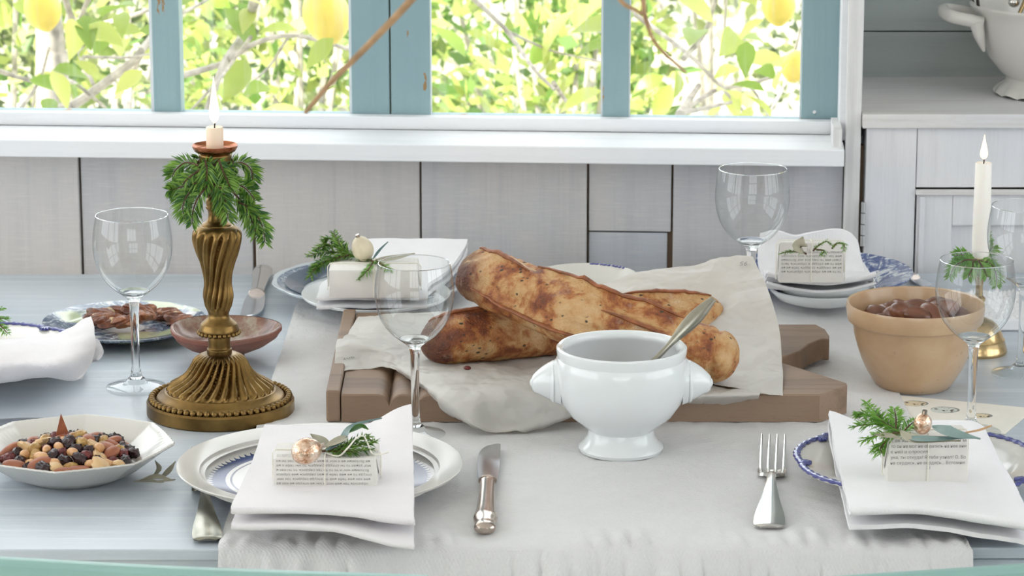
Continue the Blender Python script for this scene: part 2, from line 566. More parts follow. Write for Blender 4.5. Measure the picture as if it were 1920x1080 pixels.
# bread
def bread(name, seed):
    n = Nodes(name)
    co = n.new('ShaderNodeMapping'); n.t.links.new(n.coord(), co.inputs[0]); co.inputs['Location'].default_value = (seed, seed * 0.7, 0)
    v = co.outputs[0]
    big = n.noise(26, 4, 0.6, v, 0.6)
    mid = n.noise(70, 4, 0.65, v)
    fine = n.noise(400, 3, 0.6, v)
    c = n.ramp(n.math('ADD', n.math('MULTIPLY', big, 0.65), n.math('MULTIPLY', mid, 0.35)),
               [(0.36, (0.64, 0.42, 0.22)), (0.47, (0.56, 0.32, 0.13)), (0.53, (0.42, 0.16, 0.045)), (0.58, (0.25, 0.07, 0.022)), (0.68, (0.10, 0.03, 0.016))])
    seeds = n.voro(150, n.coord(scale=(0.7, 1.2, 1.2)))
    spot = n.math('MULTIPLY', n.math('SUBTRACT', 1.0, n.step(seeds, 0.17, 0.30)), n.step(n.noise(55, 3, 0.6, v), 0.50, 0.57))
    c = n.mix(spot, c, (0.05, 0.035, 0.02))
    gx = n.xyz('Generated')[0]
    burn = n.math('MULTIPLY', n.math('SUBTRACT', 1.0, n.step(gx, 0.02, 0.13)), n.step(big, 0.28, 0.42))
    c = n.mix(n.math('MULTIPLY', burn, 0.85), c, (0.075, 0.026, 0.016))
    flour = n.math('MULTIPLY', n.step(n.noise(34, 5, 0.7, n.coord(scale=1.0)), 0.58, 0.78), 0.4)
    c = n.mix(flour, c, (0.74, 0.62, 0.48))
    n.bump(n.math('ADD', n.math('MULTIPLY', mid, 1.2), n.math('MULTIPLY', fine, 0.4)), 0.8, 0.005)
    M[name] = n.set(c, 0.55)
bread('crust', 0.0)
bread('crust_low', 3.3)
plain('crumb', (0.56, 0.39, 0.23), 0.75, 0, 0.12, 120, 0.5)
plain('crust_edge', (0.26, 0.085, 0.03), 0.55, 0, 0.25, 90, 0.4)

# nuts and fruit
def nut(name, c1, c2, c3, rough=0.45, sc=60, st=(1, 1, 1), bump=0.4):
    n = Nodes(name)
    f = n.noise(sc, 5, 0.6, n.coord(scale=st))
    n.bump(f, bump, 0.003)
    M[name] = n.set(n.ramp(f, [(0.3, c1), (0.52, c2), (0.75, c3)]), rough)
nut('pecan_shell', (0.06, 0.02, 0.012), (0.17, 0.065, 0.035), (0.28, 0.125, 0.075), 0.28, 60, (0.3, 1, 1))
nut('pecan_half', (0.06, 0.018, 0.01), (0.22, 0.07, 0.03), (0.44, 0.20, 0.10), 0.34, 130)
nut('pecan_broken', (0.42, 0.24, 0.11), (0.62, 0.46, 0.27), (0.74, 0.60, 0.40), 0.6, 200)
nut('peanut', (0.52, 0.25, 0.10), (0.63, 0.35, 0.16), (0.70, 0.44, 0.22), 0.4, 90)
nut('raisin_black', (0.012, 0.006, 0.008), (0.03, 0.012, 0.014), (0.07, 0.025, 0.025), 0.25, 160)
nut('raisin_golden', (0.30, 0.15, 0.04), (0.46, 0.27, 0.08), (0.58, 0.42, 0.16), 0.3, 160)
nut('almond_skin', (0.24, 0.07, 0.03), (0.34, 0.11, 0.05), (0.44, 0.17, 0.08), 0.45, 120, (0.3, 1, 1))
nut('nut_flesh', (0.58, 0.36, 0.17), (0.66, 0.44, 0.22), (0.72, 0.52, 0.30), 0.5, 60)
nut('cranberry', (0.07, 0.012, 0.012), (0.14, 0.02, 0.02), (0.25, 0.05, 0.04), 0.3, 160)
# plants
def leafmat(name, c1, c2, trans=0.4, rough=0.5, sc=30, per=0.25):
    n = Nodes(name)
    f = n.noise(sc, 3)
    oi = n.new('ShaderNodeObjectInfo')
    gi = n.new('ShaderNodeNewGeometry')
    k = n.math('FRACT', n.math('ADD', oi.outputs['Random'], gi.outputs['Random Per Island']))
    fac = n.math('ADD', n.math('MULTIPLY', f, 1 - per), n.math('MULTIPLY', k, per))
    c = n.ramp(fac, [(0.3, c1), (0.7, c2)])
    n.set(c, rough)
    tr = n.new('ShaderNodeBsdfTranslucent'); n.put(tr.inputs[0], c)
    mx = n.new('ShaderNodeMixShader'); mx.inputs[0].default_value = trans
    n.t.links.new(n.p.outputs[0], mx.inputs[1]); n.t.links.new(tr.outputs[0], mx.inputs[2]); n.t.links.new(mx.outputs[0], n.out.inputs[0])
    M[name] = n.m
leafmat('needle', (0.03, 0.115, 0.02), (0.24, 0.42, 0.06), 0.35, 0.4, 60, 0.5)
leafmat('needle_bright', (0.08, 0.24, 0.03), (0.26, 0.50, 0.08), 0.35, 0.4)
leafmat('dry_leaf', (0.36, 0.34, 0.26), (0.60, 0.56, 0.42), 0.2, 0.5)
leafmat('gum_leaf', (0.10, 0.20, 0.20), (0.30, 0.40, 0.37), 0.15, 0.4)
leafmat('lemon_leaf', (0.22, 0.34, 0.05), (0.56, 0.60, 0.17), 0.5, 0.4, 12, 0.7)
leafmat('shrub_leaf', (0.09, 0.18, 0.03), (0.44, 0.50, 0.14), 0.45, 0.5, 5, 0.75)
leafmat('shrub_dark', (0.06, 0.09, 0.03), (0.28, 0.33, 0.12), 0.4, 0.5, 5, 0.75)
plain('twig_bark', (0.10, 0.045, 0.025), 0.8, 0, 0.3, 200, 0.4)
plain('hanging_bark', (0.40, 0.25, 0.13), 0.75, 0, 0.2, 90, 0.3)
plain('tree_bark', (0.44, 0.40, 0.35), 0.85, 0, 0.25, 40, 0.6)
plain('lemon_peel', (0.86, 0.66, 0.12), 0.4, 0, 0.08, 20, 0.2)
plain('garden_ground', (0.26, 0.26, 0.20), 0.9, 0, 0.3, 3)
# wax and flame
n = Nodes('wax_white'); M['wax_white'] = n.set((0.90, 0.86, 0.80), 0.4, Subsurface_Weight=0.3)
n.p.inputs['Subsurface Radius'].default_value = (0.01, 0.006, 0.003)
n = Nodes('wax_peach'); M['wax_peach'] = n.set((0.88, 0.70, 0.53), 0.4, Subsurface_Weight=0.4)
n.p.inputs['Subsurface Radius'].default_value = (0.015, 0.006, 0.003)
n = Nodes('flame'); M['flame'] = n.set((0, 0, 0), 1.0, Emission_Color=(1.0, 0.72, 0.42), Emission_Strength=3.6)
plain('wick', (0.03, 0.02, 0.02), 0.9)
# ------------------------------------------------------------------ the room
def struct(name, mb, mat, parent=None, loc=None, rot=None, label=None, cat=None, smooth=False, angle=35):
    o = mb.build(name, mat, parent, loc, rot, smooth, angle)
    if parent is None: tag(o, label, cat, kind='structure')
    return o
WROT = (0, 0, -WPSI)
X0, X1, YF, YB, ZC = -2.3, 2.3, -1.3, 3.95, 2.55
struct('floor', MB().box(X0 - .1, X1 + .1, YF - .1, YB + .1, -0.06, 0), M['floor_wood'], label='grey brown wooden floor of the sunroom', cat='floor')
struct('ceiling', MB().box(X0 - .3, X1 + .3, YF - .3, YB + .45, ZC, ZC + .08), M['room_white'], label='white ceiling over the dining table', cat='ceiling')
def wall_with_opening(name, axis, pos, a0, a1, o0, o1, z0, z1, th, label):
    mb = MB()
    def b(p0, p1, q0, q1):
        if axis == 'x': mb.box(pos, pos + th, p0, p1, q0, q1)
        else: mb.box(p0, p1, pos, pos + th, q0, q1)
    b(a0, a1, 0, z0); b(a0, a1, z1, ZC); b(a0, o0, z0, z1); b(o1, a1, z0, z1)
    k = 3
    for i in range(1, k):
        c = o0 + (o1 - o0) * i / k
        b(c - .03, c + .03, z0, z1)
    c = (z0 + z1) / 2
    b(o0, o1, c - .02, c + .02)
    struct(name, mb, M['room_white'], label=label, cat='wall')
wall_with_opening('wall_left', 'x', X0 - .1, YF, YB + .1, 0.3, 3.3, .85, 2.35, .1, 'white side wall with a tall paned opening, left of the table')
wall_with_opening('wall_right', 'x', X1, YF, YB + .1, 0.3, 3.1, .85, 2.35, .1, 'white side wall with a tall paned opening, beyond the hutch')
wall_with_opening('wall_front', 'y', YF - .1, X0, X1, -1.0, 1.0, 1.0, 2.20, .1, 'white wall with a wide paned opening facing the window wall')

# window wall ------------------------------------------------------
uP = onwall(1598, 300)[0]                 # post centre
zs_b = T + .129; zs_t = T + .149          # sill bottom, top
wall = empty('wall_back', WO, rot=WROT, label='window wall clad in wide pale grey painted boards', cat='wall')
tag(wall, kind='structure')
uR = onwall(1583, 330)[0]
MB().box(-2.7, uR + .03, .012, .030, 0, T + .14).build('backing', M['raw_timber'], wall, smooth=False)
joints = [onwall(p, 400)[0] for p in (151, 474, 789, 1102, 1260, 1581)]
bw = joints[1] - joints[0]
edges = [joints[0] - bw * k for k in range(10, 0, -1)] + joints
cuts = {}
for i in range(len(edges) - 1):
    a, b = edges[i] + .0012, edges[i + 1] - .0012
    d = [0, .002, -.001, .003, .001, -.002, .0015][i % 7]
    top = zs_b - .001
    if i == len(edges) - 2: top = zs_b - .006
    mt = M[['wall_paint', 'wall_paint_warm', 'wall_paint_cool'][[0, 1, 0, 1, 0, 2, 0, 1][i % 8]]]
    if i == len(edges) - 3:               # the narrow board pieced from two
        zc = onwall(1180, 436)[1]
        MB().box(a, b, d, .012, zc + .001, top, .0012).build('board', M['wall_paint'], wall, smooth=False)
        MB().box(a, b - .004, d + .003, .012, 0, zc - .001, .0012).build('board', M['wall_paint_cool'], wall, smooth=False)
    else:
        if edges[i] == joints[1]: a += .0015
        MB().box(a, b, d, .012, 0, top, .0012).build('board', mt, wall, smooth=False)
    if i == len(edges) - 2: MB().box(b + .002, uR + .004, .006, .012, 0, top).build('board', M['wall_paint_warm'], wall, smooth=False)
# upper wall over the window
MB().box(-2.7, uP + .02, 0, .09, 2.15, ZC).build('header', M['sill_paint'], wall, smooth=False)
MB().box(-2.7, -1.62, 0.0, .09, zs_t, 2.15).build('side_panel', M['wall_paint_warm'], wall, smooth=False)
MB().box(-2.7, uP + .02, .03, .09, 0, T + .149).build('plinth_wall', M['wall_paint'], wall, smooth=False)

sill = MB().box(-1.75, onwall(1583, 300, -.06)[0], -.06, .036, zs_b, zs_t, .0015)
struct('trim_1', sill, M['sill_paint'], loc=WO, rot=WROT, label='thick white window sill board under the blue sashes', cat='window sill')
stop = MB().box(-1.75, onwall(1570, 220, .034)[0], .034, .05, zs_t - .001, T + .164, .001)
struct('trim_2', stop, M['sill_paint'], loc=WO, rot=WROT, label='narrow white stop strip between sill and blue sashes', cat='trim')
# jamb post on the right: front board and inner return
pa, pb = onwall(1584, 300, -.01)[0], onwall(1613, 300, -.01)[0]
struct('trim_3', MB().box(pa, pb, -.012, .012, 0, ZC, .0015), M['post_paint'], loc=WO, rot=WROT, label='weathered pale upright board between window and hutch', cat='post')
struct('trim_4', MB().box(onwall(1573, 150, .03)[0], pa + .004, .0, .09, zs_t - .001, 2.15, .001), M['sill_paint'], loc=WO, rot=WROT, label='pale bluish inner window jamb beside the upright board', cat='jamb')
# block at the end of the sill
a = onwall(1557, 260, 0)[0]
blk = MB().box(a + .001, a + .0115, -.045, .03, zs_t - .001, zs_t + .021, .001)
struct('trim_5', blk, M['post_paint'], loc=WO, rot=WROT, label='small wooden stop block at the end of the sill', cat='block')

# sashes -----------------------------------------------------------
def sash(name, stiles, panes, label):
    root = empty(name, WO, rot=WROT, label=label, cat='window')
    tag(root, kind='structure')
    zb, zt = T + .150, 2.15
    for (p0, p1, nm, dep) in stiles:
        u0, u1 = onwall(p0, 150, .053)[0], onwall(p1, 150, .053)[0]
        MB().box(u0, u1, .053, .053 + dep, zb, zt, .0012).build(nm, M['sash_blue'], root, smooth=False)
    U0 = onwall(stiles[0][0], 150, .053)[0]; U1 = onwall(stiles[-1][1], 150, .053)[0]
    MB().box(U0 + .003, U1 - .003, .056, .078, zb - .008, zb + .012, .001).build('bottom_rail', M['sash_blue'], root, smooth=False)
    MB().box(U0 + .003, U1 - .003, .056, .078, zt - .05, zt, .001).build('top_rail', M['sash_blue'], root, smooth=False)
    for (p0, p1) in panes:
        u0, u1 = onwall(p0, 150, .066)[0], onwall(p1, 150, .066)[0]
        MB().box(u0 - .006, u1 + .006, .066, .0685, zb + .008, zt - .045).build('pane', M['pane_glass'], root, smooth=False)
        MB().box(u0 - .004, u0 + .002, .060, .066, zb + .011, zt - .05).build('putty', M['sill_paint'], root, smooth=False)
        MB().box(u1 - .002, u1 + .004, .060, .066, zb + .011, zt - .05).build('putty', M['sill_paint'], root, smooth=False)
    return root
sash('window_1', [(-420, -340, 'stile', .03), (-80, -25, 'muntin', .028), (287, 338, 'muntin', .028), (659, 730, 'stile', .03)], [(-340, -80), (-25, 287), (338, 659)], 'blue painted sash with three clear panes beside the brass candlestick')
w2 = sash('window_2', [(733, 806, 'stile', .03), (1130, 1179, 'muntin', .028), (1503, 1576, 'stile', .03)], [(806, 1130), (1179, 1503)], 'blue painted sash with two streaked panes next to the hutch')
nu_, nz_ = onwall(1530, 215, .05)
MB().tube([(nu_, .052, nz_), (nu_ - .002, .044, nz_ + .004)], .0008, 6).tube([(nu_ - .002, .044, nz_ + .004), (nu_ - .0022, .0435, nz_ + .0044)], .0022, 8).build('nail', M['nail_metal'], w2)
# alcove behind the hutch
struct('wall_return', MB().box(pa + .002, pb - .002, .014, .34, 0, ZC), M['post_paint'], loc=WO, rot=WROT, label='pale return wall between window and hutch alcove', cat='wall')
struct('wall_alcove', MB().box(uP + .02, X1 + .1, 3.90, 3.98, 0, ZC), M['wall_paint'], label='plain grey alcove wall behind the hutch', cat='wall')

# hutch ------------------------------------------------------------
HY = 3.62
hx0 = atY(1624, 300, HY).x
hx1 = hx0 + .78
zl = atY(1700, 213, HY).z                 # ledge top
hz0 = zl - .0165
hutch = empty('hutch', ((hx0 + hx1) / 2, HY, 0), label='weathered white painted hutch with a deep ledge and panelled doors', cat='cabinet')
HO = Vector(((hx0 + hx1) / 2, HY, 0))
def hb(name, x0, x1, y0, y1, z0, z1, mat, par=hutch, bev=.0012):
    return MB().box(x0 - HO.x, x1 - HO.x, y0 - HO.y, y1 - HO.y, z0, z1, bev).build(name, mat, par, smooth=False)
lx = atY(1617, 225, HY).x
hb('ledge', lx, hx1 + .006, HY - .006, 3.872, hz0, zl, M['hutch_ledge'])
hb('side', hx0, hx0 + .018, HY + .012, 3.88, 0, hz0, M['hutch_paint'])
hb('side', hx1 - .018, hx1, HY + .012, 3.88, 0, hz0, M['hutch_paint'])
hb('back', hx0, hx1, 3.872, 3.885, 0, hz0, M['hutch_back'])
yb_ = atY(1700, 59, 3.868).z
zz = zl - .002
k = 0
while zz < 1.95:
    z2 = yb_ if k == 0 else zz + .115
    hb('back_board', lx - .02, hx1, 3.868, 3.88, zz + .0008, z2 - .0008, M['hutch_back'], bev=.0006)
    zz = z2; k += 1
hb('upper_side', hx1 - .018, hx1, HY + .05, 3.88, zl, 1.95, M['hutch_paint'])
hb('top_shelf', lx, hx1, HY + .04, 3.88, 1.95, 1.97, M['hutch_paint'])
sx = atY(1718, 300, HY).x
dz = atY(1800, 355, HY).z
hb('stile', hx0, sx, HY, HY + .014, 0, hz0, M['hutch_paint'], bev=.0008)
hb('top_rail', sx + .0008, hx1, HY + .001, HY + .014, dz + .002, hz0, M['hutch_paint'], bev=.0008)
hb('bottom_rail', sx, hx1, HY + .001, HY + .014, 0.02, .11, M['hutch_paint'])
def door(x0, x1):
    d = hb('door', x0, x0 + (atY(1784, 440, HY).x - sx) - .002, HY - .001, HY + .012, .115, dz - .002, M['hutch_paint'])
    wd = atY(1784, 440, HY).x - sx - .002
    hb('stile', x1 - wd, x1, HY - .001, HY + .012, .115, dz - .002, M['hutch_paint'], d)
    ru = atY(1784, 423, HY).z
    hb('rail', x0 + wd, x1 - wd, HY - .001, HY + .012, ru, dz - .002, M['hutch_paint'], d)
    hb('rail', x0 + wd, x1 - wd, HY - .001, HY + .012, .115, .19, M['hutch_paint'], d)
    hb('panel', x0 + wd - .003, x1 - wd + .003, HY + .006, HY + .010, .18, ru + .003, M['hutch_paint'], d)
    hb('moulding', x0 - .002, x1 - .002, HY - .006, HY + .002, dz - .006, dz, M['hutch_ledge'], d, .001)
    hb('bead', x0 + .003, x0 + .009, HY - .004, HY + .001, .115, dz - .008, M['hutch_paint'], d, .001)
    return d
xm = (sx + hx1) / 2
door(sx + .002, xm - .001); door(xm + .001, hx1 - .004)
hg = empty('x', (0, 0, 0)); bpy.data.objects.remove(hg)
h0, h1 = atY(1617, 462, HY - .004), atY(1617, 378, HY - .004)
mbh = MB()
for k in range(4):
    za = h0.z + (h1.z - h0.z) * k / 4
    mbh.tube([(h0.x - HO.x, -.004, za + .0006), (h0.x - HO.x, -.004, za + (h1.z - h0.z) / 4 - .0006)], .0028, 10)
mbh.build('hinge', M['hinge_metal'], hutch)

# ------------------------------------------------------------------ garden outside
g = MB()
N_ = 40
P = [[Vector((-14 + 28 * j / N_, 4.1 + 22 * i / N_, -0.35 + .5 * (i / N_) ** 2 * 4 + .06 * noise.noise(Vector((j * .7, i * .7, 0))))) for j in range(N_ + 1)] for i in range(N_ + 1)]
g.shell(P, [[Vector((0, 0, 1))] * (N_ + 1) for _ in range(N_ + 1)], .3)
tag(g.build('garden_ground', M['garden_ground']), 'sunlit green garden ground seen beyond the window', 'ground', kind='structure')

def leaf_mesh(name, L, W, mat, fold=.25, curl=.2, n=5):
    vs, fs = [], []
    for i in range(n + 1):
        t = i / n
        wd = W * math.sin(PI * t ** .8) * .5
        z = -curl * L * (t - .3) ** 2
        vs += [(-wd, t * L, z + wd * fold), (0, t * L, z), (wd, t * L, z + wd * fold)]
    for i in range(n):
        a = i * 3
        fs += [(a, a + 1, a + 4, a + 3), (a + 1, a + 2, a + 5, a + 4)]
    mb = MB().add(vs, fs)
    me = bpy.data.meshes.new(name)
    me.from_pydata(mb.v, [], mb.f); me.materials.append(mat)
    me.polygons.foreach_set('use_smooth', [True] * len(me.polygons))
    return me
leafL = [leaf_mesh('lemon_leaf', L, L * .48, M['lemon_leaf'], f, c) for L, f, c in ((.075, .3, .3), (.06, .15, .5), (.088, .4, .2))]
def lemon_mesh():
    return MB().ball((0, 0, 0), (.034, .034, .042), 20, 14, lambda x, y, z: 1 + .12 * max(0, abs(z) - .9) * 10 * .5).mesh('lemon', M['lemon_peel'])
LEM = lemon_mesh()
def tree(name, label, trunk, branches, lemons, nleaf, hot):
    base = Vector((trunk[0][0], trunk[0][1], trunk[0][2]))
    root = empty(name, base, label=label, cat='tree')
    MB().tube([p - base for p in spline(trunk, 24)], [.032 - .012 * k / 23 for k in range(24)], 10).build('trunk', M['tree_bark'], root)
    for (pts, Y, rp) in branches:
        W = spline([atY(px, py, Y + .1 * math.sin(k * 1.7)) for k, (px, py) in enumerate(pts)], 14)
        r0 = mpx(rp * .62, W[0])
        MB().tube([p - base for p in W], [r0 * (1.1 - .5 * k / 13) for k in range(14)], 7).build('branch', M['tree_bark'], root)
    for (px, py, Y, rp) in lemons:
        p = atY(px, py, Y)
        s = mpx(rp, p) / .036
        link('lemon', LEM, root, p - base, (rnd.uniform(-.3, .3), rnd.uniform(-.3, .3), 0), s)
    for k in range(nleaf):
        if k < len(hot): px, py, sc = hot[k]
        else:
            b = rnd.choice(branches)
            q = rnd.choice(b[0]); px, py, sc = q[0] + rnd.gauss(0, 45), q[1] + rnd.gauss(-5, 40), rnd.uniform(.6, 1.1)
        p = atY(px, py, rnd.uniform(4.5, 5.5))
        link('leaf', rnd.choice(leafL), root, p - base, (rnd.uniform(-1.2, 1.0), rnd.uniform(-.8, .8), rnd.uniform(0, 2 * PI)), sc)
    return root
tr0 = atY(98, 240, 5.3); tr0.z = -.3
tree('lemon_tree', 'lemon tree with pale branches and a lemon outside the three-paned sash', [tr0, atY(100, 200, 5.3), atY(96, 90, 5.3), atY(70, -160, 5.3)],
     [([(96, 210), (140, 196), (236, 126), (262, 98), (300, 50)], 5.0, 16), ([(238, 225), (246, 140), (282, 75), (330, 20)], 5.1, 13), ([(-20, 126), (55, 150), (125, 150), (165, 175), (200, 205)], 4.9, 8),
      ([(30, 215), (72, 155), (92, 90)], 4.9, 7), ([(120, -10), (140, 55), (152, 108), (175, 158)], 5.0, 10), ([(140, 62), (210, 40), (275, 20), (340, -10)], 5.1, 8), ([(152, 106), (235, 108), (290, 100)], 4.8, 5), ([(168, -5), (148, 40), (140, 66)], 5.0, 8),
      ([(330, 145), (420, 118), (470, 85), (550, 66), (660, 94)], 4.9, 10), ([(480, -10), (462, 55), (420, 120), (385, 215)], 5.0, 16), ([(340, 25), (380, 5), (420, -20)], 4.9, 6), ([(470, 70), (440, 110), (410, 150), (350, 215)], 4.8, 6), ([(540, 70), (500, 130), (440, 178)], 5.0, 5)],
     [(80, 15, 4.7, 37), (612, 28, 4.7, 47)], 62,
     [(560, 55, 1.1), (625, 70, 1.0), (425, 190, .9), (360, 95, 1.0), (370, 40, .9), (420, 12, 1.1), (190, 30, 1.1), (195, 60, 1.0), (255, 85, .9), (260, 55, .9), (380, 150, .9), (505, 160, 1.0), (470, 12, 1.0), (430, 15, 1.0), (255, 70, .8), (345, 60, .9), (230, 20, .9)])
tr1 = atY(1620, 240, 5.6); tr1.z = -.3
tree('lemon_tree', 'lemon tree with thin crossing stems outside the two-paned sash', [tr1, atY(1625, 200, 5.6), atY(1600, 60, 5.6), atY(1560, -160, 5.6)],
     [([(880, -10), (950, 58), (1000, 128), (1040, 168)], 4.9, 8), ([(1038, 155), (1058, 185), (1078, 215)], 4.9, 7), ([(950, 58), (1035, 95), (1130, 116)], 5.0, 5), ([(1175, 15), (1215, 45), (1300, 110), (1410, 225)], 5.0, 9), ([(1270, 215), (1340, 170), (1400, 158), (1460, 142)], 5.0, 8),
      ([(1282, 110), (1322, 60), (1345, -10)], 4.9, 9), ([(1352, 160), (1357, 80), (1362, -5)], 5.1, 6), ([(1435, 225), (1475, 150), (1505, 40)], 5.1, 6), ([(1400, 155), (1420, 180), (1442, 220)], 4.9, 6), ([(1275, 215), (1310, 160)], 4.8, 14), ([(1280, 212), (1380, 190)], 4.8, 8)],
     [(1460, 8, 4.7, 34), (1490, 125, 4.8, 26)], 40,
     [(1080, 15, 1.2), (1095, 5, 1.1), (1340, 40, 1.2), (1310, 55, 1.0), (1380, 60, 1.0), (1400, 75, 1.0), (1430, 35, 1.1), (1440, 85, .9), (1395, 110, .9), (1420, 125, 1.0), (1245, 140, 1.1), (1270, 130, .9), (1435, 170, .7), (1385, 125, .9), (1375, 90, 1.0)])
def shrub(px, py, Y, rx, rz, nl, mat, label, L=.05):
    c = atY(px, py, Y)
    base = Vector((c.x, c.y, -.25))
    root = empty('garden_shrub', base, label=label, cat='shrub', group='shrubs beyond the window')
    st = MB()
    for k in range(7):
        a = rnd.uniform(0, 2 * PI)
        tip = Vector((math.cos(a) * rx * .7, math.sin(a) * rx * .5, c.z + rz * .6 - base.z))
        st.tube(spline([(0, 0, -.1), tip * .4 + Vector((0, 0, .1)), tip], 8), [.012 - .001 * i for i in range(8)], 5)
    st.build('stem', M['tree_bark'], root)
    mb = MB()
    for k in range(nl):
        while True:
            v = Vector((rnd.uniform(-1, 1), rnd.uniform(-1, 1), rnd.uniform(-1, 1)))
            if v.length < 1: break
        v = v.normalized() * (v.length ** .5) * (1 + .35 * noise.noise(v * 2.1 + Vector((px, 0, 0))))
        p = Vector((v.x * rx, v.y * rx * .8, v.z * rz + c.z - base.z))
        l = L * rnd.uniform(.6, 1.3)
        d = (v + Vector((rnd.gauss(0, .6), rnd.gauss(0, .6), rnd.gauss(.2, .6)))).normalized()
        s = d.cross(Vector((rnd.gauss(0, 1), rnd.gauss(0, 1), rnd.gauss(0, 1)))).normalized() * l * .26
        m = p + d * l * .45
        mb.add([p, m + s, p + d * l, m - s], [(0, 1, 2, 3)])
    me = bpy.data.meshes.new('foliage'); me.from_pydata(mb.v, [], mb.f); me.materials.append(mat)
    fo = link('foliage', me, root); fo['kind'] = 'stuff'
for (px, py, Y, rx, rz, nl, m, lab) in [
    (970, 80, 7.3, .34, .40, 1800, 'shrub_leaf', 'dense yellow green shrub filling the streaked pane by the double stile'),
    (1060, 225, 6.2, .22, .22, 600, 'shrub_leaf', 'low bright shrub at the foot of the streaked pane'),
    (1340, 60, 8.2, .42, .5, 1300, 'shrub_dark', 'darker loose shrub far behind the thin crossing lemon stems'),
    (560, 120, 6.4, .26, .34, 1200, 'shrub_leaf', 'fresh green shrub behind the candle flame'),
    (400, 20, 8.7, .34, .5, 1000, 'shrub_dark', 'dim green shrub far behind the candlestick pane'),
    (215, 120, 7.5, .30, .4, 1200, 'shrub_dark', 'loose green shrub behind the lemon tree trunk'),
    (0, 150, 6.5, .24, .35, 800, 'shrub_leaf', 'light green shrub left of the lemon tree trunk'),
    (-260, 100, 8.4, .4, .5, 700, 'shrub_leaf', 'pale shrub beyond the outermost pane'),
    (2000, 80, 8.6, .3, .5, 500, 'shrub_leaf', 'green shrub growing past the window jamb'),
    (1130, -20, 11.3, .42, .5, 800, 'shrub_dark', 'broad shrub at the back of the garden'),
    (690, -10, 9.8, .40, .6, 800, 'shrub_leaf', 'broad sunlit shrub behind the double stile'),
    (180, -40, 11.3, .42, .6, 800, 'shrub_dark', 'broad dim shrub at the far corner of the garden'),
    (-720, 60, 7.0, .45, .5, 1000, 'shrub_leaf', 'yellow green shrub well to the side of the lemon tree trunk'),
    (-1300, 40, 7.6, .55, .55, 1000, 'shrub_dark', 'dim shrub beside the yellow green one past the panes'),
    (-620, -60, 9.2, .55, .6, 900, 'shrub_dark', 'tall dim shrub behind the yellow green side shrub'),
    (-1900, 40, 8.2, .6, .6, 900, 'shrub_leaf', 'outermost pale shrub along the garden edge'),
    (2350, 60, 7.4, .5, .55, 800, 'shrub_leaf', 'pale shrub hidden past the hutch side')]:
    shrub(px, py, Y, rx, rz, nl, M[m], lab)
# ------------------------------------------------------------------ table, runner, chairs
YFt = at(500, 1029).y; YBt = at(300, 513).y
TX0, TX1 = -.95, 1.0
troot = empty('dining_table', (0, (YFt + YBt) / 2, 0), label='long dining table with a pale blue grey brushed paint top', cat='table')
tc = (YFt + YBt) / 2
def tb(name, x0, x1, y0, y1, z0, z1, bev=.002): return MB().box(x0, x1, y0 - tc, y1 - tc, z0, z1, bev).build(name, M['table_paint'], troot, smooth=False)
mbt = MB(); sl = .008
bm_poly = [(TX0, YFt - tc - sl * TX0 * 0 - .006), (TX1, YFt - tc + .006), (TX1, YBt - tc + .006), (TX0, YBt - tc - .004)]
mbt.prism(bm_poly, T - .010, T, .0015)
mbt.build('table_top', M['table_paint'], troot, smooth=False)
tb('lower_board', TX0 + .004, TX1 - .004, YFt + .006, YBt - .008, T - .022, T - .011)
tb('apron', TX0 + .05, TX1 - .05, YFt + .014, YFt + .034, T - .11, T - .022)
tb('apron', TX0 + .05, TX1 - .05, YBt - .05, YBt - .03, T - .11, T - .022)
tb('apron', TX0 + .03, TX0 + .05, YFt + .014, YBt - .03, T - .11, T - .022)
tb('apron', TX1 - .05, TX1 - .03, YFt + .014, YBt - .03, T - .11, T - .022)
for x in (TX0 + .03, TX1 - .09):
    for y in (YFt + .012, YBt - .085):
        tb('leg', x, x + .06, y, y + .06, 0, T - .022, .004)

# linen runner: grid over the table, falling over the front edge
A = at(417, 1005); B = at(1795, 982); C_ = at(1612, 575); D_ = at(556, 575)
def runner():
    nu, nv = 240, 260
    yF, yBk = YFt - .004, YBt - .006
    def ex(p, q, y): return p.x + (q.x - p.x) * (y - p.y) / (q.y - p.y)
    L = yBk - yF; H = .20
    P = []
    for i in range(nu):
        s = i / (nu - 1) * (L + H)
        row = []
        for j in range(nv):
            v = j / (nv - 1)
            y = yBk - s if s < L else yF
            xl, xr = ex(A, D_, y), ex(B, C_, y)
            x = xl + (xr - xl) * v
            q = Vector((x, s, 0))
            if s < L:
                fold = max(0, 1 - (L - s) / .055)
                wr = .0022 * noise.noise(q * 14) + .0022 * (.35 - abs(noise.noise(q * 34 + Vector((3, 0, 0))))) + .0012 * (.3 - abs(noise.noise(q * 85))) + .0095 * fold * abs(noise.noise(Vector((x * 60, s * 8, 1))))
                z = T + .0026 + max(-.0014, wr)
                if fold > .9: z -= (fold - .9) * .01
                row.append(Vector((x, y, z)))
            else:
                d = s - L
                f = noise.noise(Vector((x * 42, d * 5, 4))) * .7 + noise.noise(Vector((x * 95, d * 9, 7))) * .4
                out = .004 + min(1, d / .02) * .006 + min(1, d / .03) * (.020 * (abs(f) * 1.4 - .15) + .008)
                row.append(Vector((x + .004 * noise.noise(Vector((x * 30, d * 14, 2))), yF - max(.002, out), T + .002 - d + .002 * math.exp(-d / .004))))
        P.append(row)
    Nn = gridnormals(P)
    if Nn[5][5].z < 0: Nn = [[-n for n in r] for r in Nn]
    return MB().shell(P, Nn, .0011).build('table_runner', M['linen_runner'], None, angle=80)
tag(runner(), 'crinkled white linen runner hanging over the table front', 'table runner')

